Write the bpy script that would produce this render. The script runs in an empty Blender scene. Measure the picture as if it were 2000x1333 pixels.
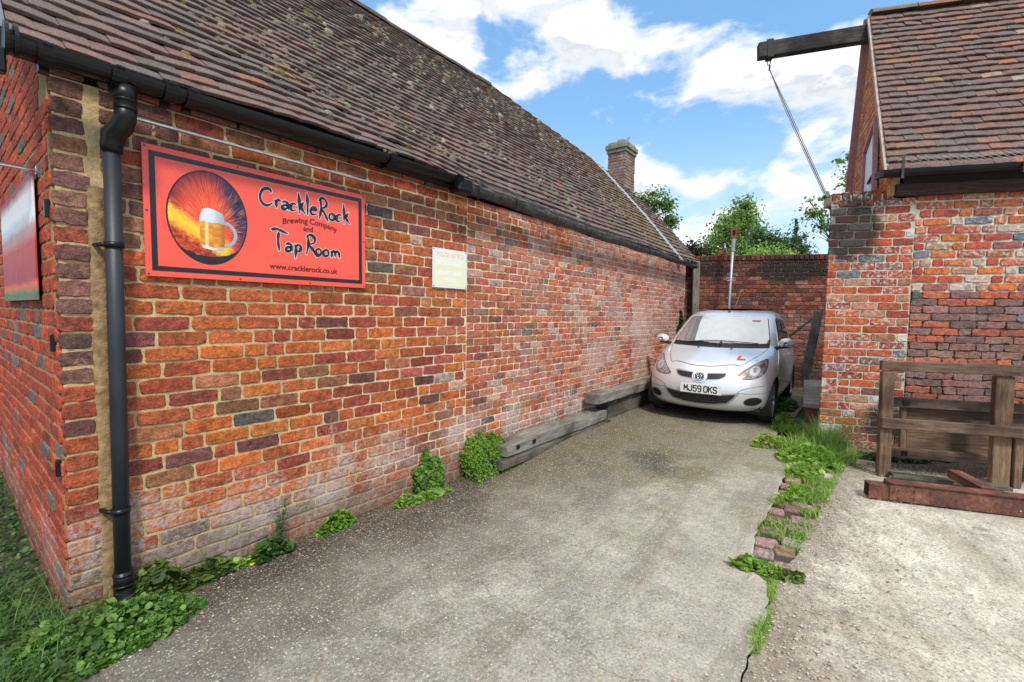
import bpy, bmesh, math, random
import numpy as np
from mathutils import Vector, Matrix

R_ = math.radians
rng = np.random.default_rng(7)
random.seed(7)
scene = bpy.context.scene

# ------------------------------------------------------------------ camera
cam_d = bpy.data.cameras.new("camera")
cam = bpy.data.objects.new("camera", cam_d)
scene.collection.objects.link(cam)
scene.camera = cam
cam_d.sensor_width = 36.0
cam_d.lens = 36.0 * 895.0 / 2000.0
cam_d.clip_start = 0.05
cam_d.clip_end = 3000
CAM_H = 1.44
pitch = math.atan(54 / 895.0)
roll = 0.015
fw = Vector((0, math.cos(pitch), -math.sin(pitch)))
rt0 = Vector((1, 0, 0))
up0 = rt0.cross(fw)
rt = math.cos(roll) * rt0 + math.sin(roll) * up0
up = -math.sin(roll) * rt0 + math.cos(roll) * up0
cam.matrix_world = Matrix(((rt.x, up.x, -fw.x, 0), (rt.y, up.y, -fw.y, 0), (rt.z, up.z, -fw.z, CAM_H), (0, 0, 0, 1)))

# ------------------------------------------------------------------ node helper
class NT:
    def __init__(s, tree):
        s.t = tree; s.n = tree.nodes; s.l = tree.links
    def new(s, typ, **kw):
        nd = s.n.new(typ)
        ins = kw.pop('ins', {})
        for k, v in kw.items(): setattr(nd, k, v)
        for k, v in ins.items(): s.put(nd.inputs[k], v)
        return nd
    def put(s, sock, v):
        if hasattr(v, 'default_value') or isinstance(v, bpy.types.NodeSocket): s.l.new(v, sock)
        else:
            if sock.type == 'RGBA' and isinstance(v, (tuple, list)) and len(v) == 3: v = (*v, 1)
            sock.default_value = v
    def math(s, op, a, b=0.0, c=None, clamp=False):
        nd = s.new('ShaderNodeMath', operation=op, use_clamp=clamp)
        s.put(nd.inputs[0], a); s.put(nd.inputs[1], b)
        if c is not None: s.put(nd.inputs[2], c)
        return nd.outputs[0]
    def vmath(s, op, a, b=None, scale=None):
        nd = s.new('ShaderNodeVectorMath', operation=op)
        s.put(nd.inputs[0], a)
        if b is not None: s.put(nd.inputs[1], b)
        if scale is not None: s.put(nd.inputs['Scale'], scale)
        return nd.outputs[0]
    def noise(s, vec, scale, detail=4, rough=0.55, dist=0.0, out=0):
        nd = s.new('ShaderNodeTexNoise')
        if vec is not None: s.put(nd.inputs['Vector'], vec)
        s.put(nd.inputs['Scale'], scale); s.put(nd.inputs['Detail'], detail)
        s.put(nd.inputs['Roughness'], rough); s.put(nd.inputs['Distortion'], dist)
        return nd.outputs[out]
    def vor(s, vec, scale, feature='F1', out=0, rnd=1.0):
        nd = s.new('ShaderNodeTexVoronoi', feature=feature)
        s.put(nd.inputs['Vector'], vec); s.put(nd.inputs['Scale'], scale); s.put(nd.inputs['Randomness'], rnd)
        return nd.outputs[out]
    def ss(s, v, a, b, lo=0.0, hi=1.0):
        nd = s.new('ShaderNodeMapRange', interpolation_type='SMOOTHSTEP')
        s.put(nd.inputs['Value'], v)
        nd.inputs['From Min'].default_value = a; nd.inputs['From Max'].default_value = b
        nd.inputs['To Min'].default_value = lo; nd.inputs['To Max'].default_value = hi
        return nd.outputs[0]
    def lin(s, v, a, b, lo=0.0, hi=1.0):
        nd = s.new('ShaderNodeMapRange')
        s.put(nd.inputs['Value'], v)
        nd.inputs['From Min'].default_value = a; nd.inputs['From Max'].default_value = b
        nd.inputs['To Min'].default_value = lo; nd.inputs['To Max'].default_value = hi
        return nd.outputs[0]
    def mix(s, f, a, b, mode='MIX'):
        nd = s.new('ShaderNodeMix', data_type='RGBA', blend_type=mode)
        s.put(nd.inputs[0], f); s.put(nd.inputs[6], a); s.put(nd.inputs[7], b)
        return nd.outputs[2]
    def sep(s, v):
        nd = s.new('ShaderNodeSeparateXYZ'); s.put(nd.inputs[0], v); return nd.outputs
    def comb(s, x, y, z):
        nd = s.new('ShaderNodeCombineXYZ')
        s.put(nd.inputs[0], x); s.put(nd.inputs[1], y); s.put(nd.inputs[2], z)
        return nd.outputs[0]
    def ramp(s, v, stops, interp='LINEAR'):
        nd = s.new('ShaderNodeValToRGB'); cr = nd.color_ramp; cr.interpolation = interp
        while len(cr.elements) < len(stops): cr.elements.new(0.5)
        for e, (p, c) in zip(cr.elements, stops):
            e.position = p; e.color = (*c, 1) if len(c) == 3 else c
        s.put(nd.inputs[0], v)
        return nd.outputs[0]
    def attr(s, name):
        return s.new('ShaderNodeAttribute', attribute_name=name)
    def bump(s, h, strength=0.5, dist=0.01, normal=None):
        nd = s.new('ShaderNodeBump')
        s.put(nd.inputs['Height'], h); s.put(nd.inputs['Strength'], strength); s.put(nd.inputs['Distance'], dist)
        if normal is not None: s.put(nd.inputs['Normal'], normal)
        return nd.outputs[0]

def mat(name):
    m = bpy.data.materials.new(name); m.use_nodes = True
    t = NT(m.node_tree)
    bs = m.node_tree.nodes['Principled BSDF']
    return m, t, bs

def simple(name, col, rough=0.6, metal=0.0, noise=0.0, nscale=20, bump=0.0, bscale=60, coat=0.0, spec=None):
    m, t, bs = mat(name)
    tc = t.new('ShaderNodeTexCoord').outputs['Object']
    if noise:
        n = t.noise(tc, nscale, 5)
        f = t.lin(n, .3, .7, 1 - noise, 1 + noise)
        c = t.vmath('SCALE', (*col,), scale=f)
        t.put(bs.inputs['Base Color'], c)
    else:
        bs.inputs['Base Color'].default_value = (*col, 1)
    bs.inputs['Roughness'].default_value = rough
    bs.inputs['Metallic'].default_value = metal
    if coat: bs.inputs['Coat Weight'].default_value = coat; bs.inputs['Coat Roughness'].default_value = .04
    if spec is not None: bs.inputs['Specular IOR Level'].default_value = spec
    if bump:
        t.put(bs.inputs['Normal'], t.bump(t.noise(tc, bscale, 4), bump, .004))
    return m

# ------------------------------------------------------------------ light
SUN_EL, SUN_AZ = 52.0, 163.0      # azimuth clockwise from +Y
world = bpy.data.worlds.new("World"); scene.world = world; world.use_nodes = True
wt = NT(world.node_tree)
bg = world.node_tree.nodes['Background']
sky = wt.new('ShaderNodeTexSky', sky_type='NISHITA')
sky.sun_disc = False
sky.sun_elevation = R_(SUN_EL); sky.sun_rotation = R_(SUN_AZ)
sky.air_density = 1.0; sky.dust_density = 0.6; sky.ozone_density = 1.5
dirv = wt.new('ShaderNodeTexCoord').outputs['Generated']
dx, dy, dz = wt.sep(dirv)
az = wt.math('MULTIPLY', wt.math('ARCTAN2', dx, dy), 57.2958)
el = wt.math('MULTIPLY', wt.math('ARCSINE', dz), 57.2958)
P2 = wt.comb(wt.math('MULTIPLY', az, .022), wt.math('MULTIPLY', el, .045), 0.0)
def clouds_at(pv, azs, els):
    n = wt.noise(pv, 4.2, 9, .55, .2)
    n2 = wt.noise(pv, 1.1, 2, .5)
    blobs = None
    # (azimuth, elevation, half width, half height, weight)
    for (a, e, wa, we, w) in [(-9, 29.5, 7, 5.5, .34), (3, 28.5, 11, 4.5, .32), (16.5, 28.5, 4.5, 3.5, .26), (24, 25, 5, 4.0, .30), (33, 23, 7, 4.5, .30),
                              (3, 34, 9, 2.5, .20), (32, 18.5, 7, 2.4, .28), (15, 15.6, 2.4, 2.4, .34), (29, 14.5, 7, 2.2, .22), (22, 13.6, 4, 1.6, .2), (28, 9.5, 12, 3.0, .26), (20, 4, 14, 4, .2),
                              (5, 23.0, 11, 2.6, -.34), (19, 20.5, 5, 2.6, -.34), (18, 17.2, 5, 1.5, -.25), (26, 31.5, 7, 4, -.40), (-15, 35, 3, 3, -.3), (8, 17, 6, 3, -.15)]:
        u = wt.math('DIVIDE', wt.math('SUBTRACT', azs, float(a)), float(wa))
        v = wt.math('DIVIDE', wt.math('SUBTRACT', els, float(e)), float(we))
        r2 = wt.math('ADD', wt.math('MULTIPLY', u, u), wt.math('MULTIPLY', v, v))
        g = wt.math('MULTIPLY', wt.math('EXPONENT', wt.math('MULTIPLY', r2, -1.0)), float(w))
        blobs = g if blobs is None else wt.math('ADD', blobs, g)
    d = wt.math('ADD', wt.math('ADD', wt.math('MULTIPLY_ADD', wt.math('SUBTRACT', n, .5), 1.7, .5), wt.math('MULTIPLY', blobs, .62)), wt.math('MULTIPLY', wt.math('SUBTRACT', n2, .5), .35))
    d = wt.math('ADD', d, wt.ss(els, 40.0, 60.0, 0.0, .60))  # unseen cloud cover added high overhead to whiten the windscreen reflection
    return d
dens = clouds_at(P2, az, el)
el_up = wt.math('ADD', el, 1.8)
P2u = wt.comb(wt.math('MULTIPLY', az, .022), wt.math('MULTIPLY', el_up, .045), 0.0)
dens_u = clouds_at(P2u, az, el_up)
cmask = wt.ss(dens, .47, .74)
under = wt.ss(wt.math('SUBTRACT', dens_u, dens), -.07, .06)
thick = wt.ss(dens, .60, .88)
under = wt.math('MULTIPLY', under, wt.ss(el, 36.0, 55.0, 1.0, .15))
shade = wt.math('MULTIPLY', under, wt.math('ADD', wt.math('MULTIPLY', thick, .7), .3))
ccol = wt.mix(shade, (8.7, 8.8, 8.9), (5.4, 5.8, 6.5))
hazy = wt.ss(el, 0.0, 24.0)
skyc = wt.mix(hazy, (5.6, 7.4, 8.8), wt.vmath('ADD', wt.vmath('MULTIPLY', sky.outputs[0], (.9, 1.0, .95)), (.9, 2.1, 3.9)))
cfac = wt.math('MULTIPLY', cmask, wt.ss(el, -2.0, 1.0))
skyfin = wt.mix(cfac, skyc, ccol)
wt.put(bg.inputs['Color'], skyfin)
bg.inputs['Strength'].default_value = 0.10

sun_d = bpy.data.lights.new("sun", 'SUN'); sun = bpy.data.objects.new("sun", sun_d)
scene.collection.objects.link(sun)
sun_d.energy = 2.7; sun_d.angle = R_(9); sun_d.color = (1, .95, .87)
sd = Vector((math.sin(R_(SUN_AZ)) * math.cos(R_(SUN_EL)), math.cos(R_(SUN_AZ)) * math.cos(R_(SUN_EL)), math.sin(R_(SUN_EL))))
sun.rotation_euler = sd.to_track_quat('Z', 'Y').to_euler()
sun.location = sd * 30

scene.view_settings.view_transform = 'Standard'
scene.view_settings.look = 'None'
scene.view_settings.exposure = 0.38
scene.view_settings.gamma = 1
scene.cycles.max_bounces = 6
# ------------------------------------------------------------------ object helpers
COL = scene.collection
def tag(o, label=None, cat=None, group=None, kind=None):
    if label: o['label'] = label
    if cat: o['category'] = cat
    if group: o['group'] = group
    if kind: o['kind'] = kind
    return o
def empty(name, loc=(0, 0, 0), rz=0.0, label=None, cat=None, group=None):
    o = bpy.data.objects.new(name, None); COL.objects.link(o)
    o.empty_display_size = .2
    o.location = loc; o.rotation_euler = (0, 0, rz)
    return tag(o, label, cat, group)

class MB:
    """collects faces; build() links them as one mesh object"""
    def __init__(s):
        s.V = []; s.F = []; s.C = []; s.MI = []; s.n = 0; s.usecol = False
    def add(s, V, F, col=None, mi=0):
        V = np.asarray(V, float).reshape(-1, 3)
        s.V.append(V)
        for f in F: s.F.append([i + s.n for i in f])
        s.MI += [mi] * len(F)
        if col is not None:
            s.usecol = True
            c = np.asarray(col, float)
            if c.ndim == 1: c = np.tile(c, (len(V), 1))
        else: c = np.ones((len(V), 4)) * .5
        s.C.append(c); s.n += len(V)
        return s
    def box(s, c, size, rz=0.0, rx=0.0, ry=0.0, bev=0.0, col=None, mi=0, M=None):
        hx, hy, hz = size[0] / 2, size[1] / 2, size[2] / 2
        if bev > 0:
            b = min(bev, hx * .45, hy * .45, hz * .45)
            P = []; 
            for sx in (-1, 1):
                for sy in (-1, 1):
                    for sz in (-1, 1):
                        P += [(sx * hx, sy * (hy - b), sz * (hz - b)), (sx * (hx - b), sy * hy, sz * (hz - b)), (sx * (hx - b), sy * (hy - b), sz * hz)]
            bm = bmesh.new()
            for p in P: bm.verts.new(p)
            bmesh.ops.convex_hull(bm, input=bm.verts)
            bm.verts.index_update()
            V = np.array([v.co[:] for v in bm.verts]); F = [[v.index for v in f.verts] for f in bm.faces]
            bm.free()
        else:
            V = np.array([(x, y, z) for x in (-hx, hx) for y in (-hy, hy) for z in (-hz, hz)])
            F = [(0, 1, 3, 2), (4, 6, 7, 5), (0, 4, 5, 1), (2, 3, 7, 6), (0, 2, 6, 4), (1, 5, 7, 3)]
        mt = Matrix.Rotation(rz, 3, 'Z') @ Matrix.Rotation(ry, 3, 'Y') @ Matrix.Rotation(rx, 3, 'X')
        V = V @ np.array(mt).T + np.array(c)
        if M is not None: V = V @ np.array(M.to_3x3()).T + np.array(M.translation)
        return s.add(V, F, col, mi)
    def bar(s, p0, p1, w, h, up=(0, 0, 1), bev=0.0, col=None, mi=0):
        p0 = np.array(p0, float); p1 = np.array(p1, float)
        d = p1 - p0; L = np.linalg.norm(d); d /= L
        u = np.array(up, float); sd_ = np.cross(d, u); sd_ /= np.linalg.norm(sd_); u = np.cross(sd_, d)
        t = MB(); t.box((0, 0, 0), (L, w, h), bev=bev)
        V = t.V[0] @ np.array([d, sd_, u]) + (p0 + p1) / 2
        return s.add(V, t.F, col, mi)
    def tube(s, pts, r, n=10, cap=True, col=None, mi=0, closed=False):
        pts = np.array(pts, float); m = len(pts)
        rr = np.ones(m) * r if np.isscalar(r) else np.array(r, float)
        V = []; prev = None
        for i in range(m):
            if closed: t = pts[(i + 1) % m] - pts[i - 1]
            else: t = pts[min(i + 1, m - 1)] - pts[max(i - 1, 0)]
            t = t / (np.linalg.norm(t) + 1e-12)
            if prev is None:
                a = np.array([0, 0, 1.]) if abs(t[2]) < .9 else np.array([1., 0, 0])
            else: a = prev
            b = np.cross(t, a); b /= np.linalg.norm(b); a = np.cross(b, t); prev = a
            for k in range(n):
                q = 2 * math.pi * k / n
                V.append(pts[i] + rr[i] * (math.cos(q) * a + math.sin(q) * b))
        F = []
        for i in range(m if closed else m - 1):
            j = (i + 1) % m
            for k in range(n):
                F.append((i * n + k, i * n + (k + 1) % n, j * n + (k + 1) % n, j * n + k))
        if cap and not closed:
            F.append(list(range(n))[::-1]); F.append([(m - 1) * n + k for k in range(n)])
        return s.add(V, F, col, mi)
    def prism(s, poly, d0, d1, axis='y', col=None, mi=0):
        """poly: 2D points; axis y -> (x,z) polygon extruded between y=d0 and y=d1"""
        n = len(poly); V = []
        for d in (d0, d1):
            for a, b in poly:
                V.append({'y': (a, d, b), 'z': (a, b, d), 'x': (d, a, b)}[axis])
        F = [list(range(n)), [n + k for k in range(n)][::-1]] + [(k, n + k, n + (k + 1) % n, (k + 1) % n) for k in range(n)]
        bm = bmesh.new(); vs = [bm.verts.new(v) for v in V]
        for f in F: bm.faces.new([vs[i] for i in f])
        bmesh.ops.recalc_face_normals(bm, faces=bm.faces)
        bmesh.ops.triangulate(bm, faces=[f for f in bm.faces if len(f.verts) > 4])
        bm.verts.index_update()
        V = [v.co[:] for v in bm.verts]; F = [[v.index for v in f.verts] for f in bm.faces]; bm.free()
        return s.add(V, F, col, mi)
    def lathe(s, prof, c=(0, 0, 0), n=24, axis='z', col=None, mi=0):
        V = []; m = len(prof)
        for (r, h) in prof:
            for k in range(n):
                q = 2 * math.pi * k / n; a, b = r * math.cos(q), r * math.sin(q)
                p = {'z': (a, b, h), 'y': (a, h, b), 'x': (h, a, b)}[axis]
                V.append(np.array(p) + np.array(c))
        F = [(i * n + k, i * n + (k + 1) % n, (i + 1) * n + (k + 1) % n, (i + 1) * n + k) for i in range(m - 1) for k in range(n)]
        if axis == 'y': F = [f[::-1] for f in F]
        return s.add(V, F, col, mi)
    def build(s, name, mats, parent=None, smooth=False, attr='bc'):
        V = np.concatenate(s.V) if s.V else np.zeros((0, 3))
        o = mk(name, V, s.F, mats, parent, smooth, np.concatenate(s.C) if s.usecol else None, s.MI)
        return o

def mk(name, V, F, mats, parent=None, smooth=False, col=None, mi=None):
    me = bpy.data.meshes.new(name)
    V = np.asarray(V, np.float32)
    me.vertices.add(len(V)); me.vertices.foreach_set('co', V.ravel())
    if isinstance(F, np.ndarray):
        k = F.shape[1]; nF = len(F); li = F.ravel().astype(np.int32)
        ls = np.arange(nF, dtype=np.int32) * k
    else:
        nF = len(F); li = np.fromiter((i for f in F for i in f), np.int32)
        ln = np.fromiter((len(f) for f in F), np.int32, count=nF); ls = np.concatenate([[0], np.cumsum(ln)[:-1]]).astype(np.int32)
    me.loops.add(len(li)); me.loops.foreach_set('vertex_index', li)
    me.polygons.add(nF); me.polygons.foreach_set('loop_start', ls)
    for m in (mats if isinstance(mats, (list, tuple)) else [mats]): me.materials.append(m)
    if mi is not None and len(set(mi)) > 1: me.polygons.foreach_set('material_index', np.asarray(mi, np.int32))
    me.update(calc_edges=True)
    me.polygons.foreach_set('use_smooth', np.full(nF, bool(smooth)))
    if col is not None:
        a = me.attributes.new('bc', 'FLOAT_COLOR', 'POINT')
        a.data.foreach_set('color', np.asarray(col, np.float32).ravel())
    me.validate()
    o = bpy.data.objects.new(name, me); COL.objects.link(o)
    if parent is not None: o.parent = parent
    return o

def text_mb(body, size, offset=0.0, extrude=0.0005, align='LEFT', xs=1.0, spacing=1.0):
    cu = bpy.data.curves.new('t', 'FONT'); cu.body = body; cu.size = size; cu.offset = offset; cu.extrude = extrude
    cu.align_x = align; cu.resolution_u = 3; cu.space_character = spacing
    ob = bpy.data.objects.new('t', cu); COL.objects.link(ob)
    dg = bpy.context.evaluated_depsgraph_get()
    me = bpy.data.meshes.new_from_object(ob.evaluated_get(dg))
    V = np.array([v.co[:] for v in me.vertices]); F = [list(p.vertices) for p in me.polygons]
    bpy.data.objects.remove(ob); bpy.data.curves.remove(cu); bpy.data.meshes.remove(me)
    V[:, 0] *= xs
    return V, F
def upright(V, x, y, z, ang=0.0):
    """text in the XY plane -> standing, facing -y"""
    c, s = math.cos(ang), math.sin(ang)
    X = V[:, 0] * c - V[:, 1] * s; Zz = V[:, 0] * s + V[:, 1] * c
    return np.stack([x + X, y - V[:, 2], z + Zz], 1)

def smst(x, a, b):
    t = np.clip((np.asarray(x, float) - a) / (b - a), 0, 1); return t * t * (3 - 2 * t)
def gz(x, y):
    return .105 * smst(np.asarray(y, float) + .7 * np.clip(x, -1, 3.5), 3.6, 5.6)

class Frame:
    def __init__(s, o, az):
        a = R_(az); s.o = np.array(o, float); s.X = np.array([math.sin(a), math.cos(a), 0]); s.Y = np.array([-s.X[1], s.X[0], 0]); s.rz = R_(90 - az)
    def w(s, x, y, z=0): return s.o + s.X * x + s.Y * y + np.array([0, 0, 1.]) * z
    def loc(s, p): v = np.array(p) - s.o; return np.array([v @ s.X, v @ s.Y, v[2]])
FL = Frame((-1.975, 1.986, 0), 38)
FR = Frame((3.243, 4.766, 0), 105)
FB = Frame((3.35, 9.3, 0), 105)
FC = Frame((0, 0, 0), 38)

def vnoise(P, scale, seed=0):
    """cheap smooth value noise, P (...,3)"""
    r = np.random.default_rng(seed); T = r.random((32, 32, 32))
    q = np.asarray(P, float) * scale + 1000.0; i = np.floor(q).astype(int); f = q - i; f = f * f * (3 - 2 * f); out = 0
    for a in (0, 1):
        for b in (0, 1):
            for c in (0, 1):
                w = (f[..., 0] if a else 1 - f[..., 0]) * (f[..., 1] if b else 1 - f[..., 1]) * (f[..., 2] if c else 1 - f[..., 2])
                out = out + w * T[(i[..., 0] + a) % 32, (i[..., 1] + b) % 32, (i[..., 2] + c) % 32]
    return out
# ------------------------------------------------------------------ brickwork: every brick is modelled
PAL_NEAR = [((.47, .130, .035), 6), ((.42, .105, .033), 6), ((.35, .080, .032), 4.5), ((.28, .060, .036), 1.5), ((.24, .10, .05), 1.3), ((.40, .15, .07), 1.2), ((.10, .075, .070), .3), ((.16, .06, .05), .6)]
PAL_FAR = [((.50, .14, .065), 4), ((.45, .115, .065), 4), ((.37, .085, .06), 2.6), ((.52, .28, .21), 3.4), ((.27, .12, .09), 1.6), ((.12, .10, .09), .5), ((.42, .30, .26), .8)]
PAL_RIGHT = [((.46, .115, .045), 4), ((.40, .085, .040), 5), ((.31, .060, .040), 3), ((.34, .16, .08), 1.5), ((.46, .22, .14), 1.6), ((.17, .165, .17), 1.0), ((.55, .50, .46), 1.2), ((.22, .10, .09), 1)]
PAL_OLD = [((.22, .11, .09), 5), ((.27, .12, .09), 4), ((.18, .10, .09), 3), ((.15, .14, .135), 1.0), ((.44, .12, .05), 2.4), ((.36, .09, .05), 3)]
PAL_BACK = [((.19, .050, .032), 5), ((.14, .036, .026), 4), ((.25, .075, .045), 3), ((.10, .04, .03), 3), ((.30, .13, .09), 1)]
PAL_GABLE = [((.44, .075, .03), 6), ((.36, .06, .03), 4), ((.30, .055, .03), 2), ((.15, .13, .115), 1.1)]
PAL_QUOIN = [((.16, .075, .06), 4), ((.22, .10, .07), 3), ((.30, .07, .04), 2), ((.34, .15, .08), 1)]
def pick(pal):
    w = np.array([p[1] for p in pal], float); i = rng.choice(len(pal), p=w / w.sum())
    c = np.array(pal[i][0]) * (1 + rng.normal(0, .10)) * (1 + rng.normal(0, .05, 3))
    return np.clip(c, .01, .9)

def bond(L, Hh, course, sl=.222, hd=.108, joint=.011, ph=.30, u0=0.0, v0=0.0):
    """list of (u0,u1,v0,v1) for random bond; joints kept off those of the course below"""
    out = []; prev = []
    nrow = int(math.ceil((Hh - v0) / course))
    for r in range(nrow):
        u = u0 - rng.random() * sl * .8; js = []
        while u < u0 + L:
            opts = [sl, hd] if rng.random() > ph else [hd, sl]
            ch = opts[0]
            for o in opts:
                if not any(abs(u + o - p) < .035 for p in prev): ch = o; break
            ch *= 1 + rng.normal(0, .03)
            out.append((u + joint / 2, u + ch - joint / 2, v0 + r * course + joint / 2, v0 + (r + 1) * course - joint / 2, r))
            u += ch; js.append(u)
        prev = js
    return out

_T = []
for (a, b) in [(-1, -.6), (-1, 0), (-1, .6), (-.965, .94), (-.5, 1), (0, 1), (.5, 1), (.965, .94), (1, .6), (1, 0), (1, -.6), (.965, -.94), (.5, -1), (0, -1), (-.5, -1), (-.965, -.94)]: _T.append((a, b))
TPL = np.array(_T)
def bricks_mesh(name, rects, cols, o, U, Vv, Nn, mats, parent, rough=.0022, depth=.018, proud=.004, warp=None):
    """rects (n,4); every brick: rounded uneven face + sides. Nn points outwards."""
    R = np.array([r[:4] for r in rects]); n = len(R); K = len(TPL)
    c = np.stack([(R[:, 0] + R[:, 1]) / 2, (R[:, 2] + R[:, 3]) / 2], 1); h = np.stack([(R[:, 1] - R[:, 0]) / 2, (R[:, 3] - R[:, 2]) / 2], 1)
    tilt = rng.normal(0, .010, n); ca, sa = np.cos(tilt), np.sin(tilt)
    off = rng.normal(0, .0015, (n, 1)) + proud
    jit = rng.normal(0, rough, (n, K, 2))
    base = TPL[None] * h[:, None, :] + jit
    inner = TPL[None] * np.maximum(h[:, None, :] - .0034, .004) + jit * .8 + rng.normal(0, rough * .5, (n, K, 2))
    def rot(p): return np.stack([p[..., 0] * ca[:, None] - p[..., 1] * sa[:, None] + c[:, None, 0], p[..., 0] * sa[:, None] + p[..., 1] * ca[:, None] + c[:, None, 1]], -1)
    rings = [(rot(inner), off + rng.normal(0, .0006, (n, K))), (rot(base), off - .0035 + rng.normal(0, .0008, (n, K))), (rot(base * 1.01), off * 0 - depth)]
    mid = np.stack([c, ], 0)[0][:, None, :]
    P2 = np.concatenate([mid] + [r[0] for r in rings], 1); D = np.concatenate([off + .0006] + [np.broadcast_to(r[1], (n, K)) for r in rings], 1)
    if warp is not None: D = D + warp(P2[..., 0], P2[..., 1])
    P = np.asarray(o) + P2[..., :1] * np.asarray(U) + P2[..., 1:2] * np.asarray(Vv) + D[..., None] * np.asarray(Nn)
    m = 1 + 3 * K
    k = np.arange(K); k2 = (k + 1) % K
    flip = np.dot(np.cross(U, Vv), Nn) < 0
    q1 = np.stack([1 + k, 1 + K + k, 1 + K + k2, 1 + k2], 1); q2 = q1 + K
    tri = np.stack([np.zeros(K, int), 1 + k, 1 + k2], 1)
    # TPL runs clockwise: tri (0,k,k2) faces backwards unless flipped
    if not flip: tri = tri[:, ::-1]; q1 = q1[:, ::-1]; q2 = q2[:, ::-1]
    F = []
    base_i = (np.arange(n) * m)
    T = (tri[None] + base_i[:, None, None]).reshape(-1, 3); Q = (np.concatenate([q1, q2])[None] + base_i[:, None, None]).reshape(-1, 4)
    me = bpy.data.meshes.new(name); V = P.reshape(-1, 3).astype(np.float32)
    me.vertices.add(len(V)); me.vertices.foreach_set('co', V.ravel())
    li = np.concatenate([T.ravel(), Q.ravel()]).astype(np.int32)
    ls = np.concatenate([np.arange(len(T)) * 3, len(T) * 3 + np.arange(len(Q)) * 4]).astype(np.int32)
    me.loops.add(len(li)); me.loops.foreach_set('vertex_index', li); me.polygons.add(len(ls)); me.polygons.foreach_set('loop_start', ls)
    me.materials.append(mats); me.update(calc_edges=True); me.polygons.foreach_set('use_smooth', np.arange(len(ls)) >= len(T))
    cc = np.concatenate([np.array(cols), rng.random((n, 1))], 1); cc = np.repeat(cc, m, 0).astype(np.float32)
    a = me.attributes.new('bc', 'FLOAT_COLOR', 'POINT'); a.data.foreach_set('color', cc.ravel())
    me.validate()
    ob = bpy.data.objects.new(name, me); COL.objects.link(ob); ob.parent = parent
    return ob

def grid_sheet(name, us, vs, fn, material, parent=None, smooth=True, flip=False):
    Ug, Vg = np.meshgrid(us, vs); P = fn(Ug, Vg); nu, nv = len(us), len(vs)
    i = (np.arange(nv - 1)[:, None] * nu + np.arange(nu - 1)[None]).ravel()
    F = np.stack([i, i + 1, i + nu + 1, i + nu], 1)
    if flip: F = F[:, ::-1]
    return mk(name, P.reshape(-1, 3), F, material, parent, smooth)

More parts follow.
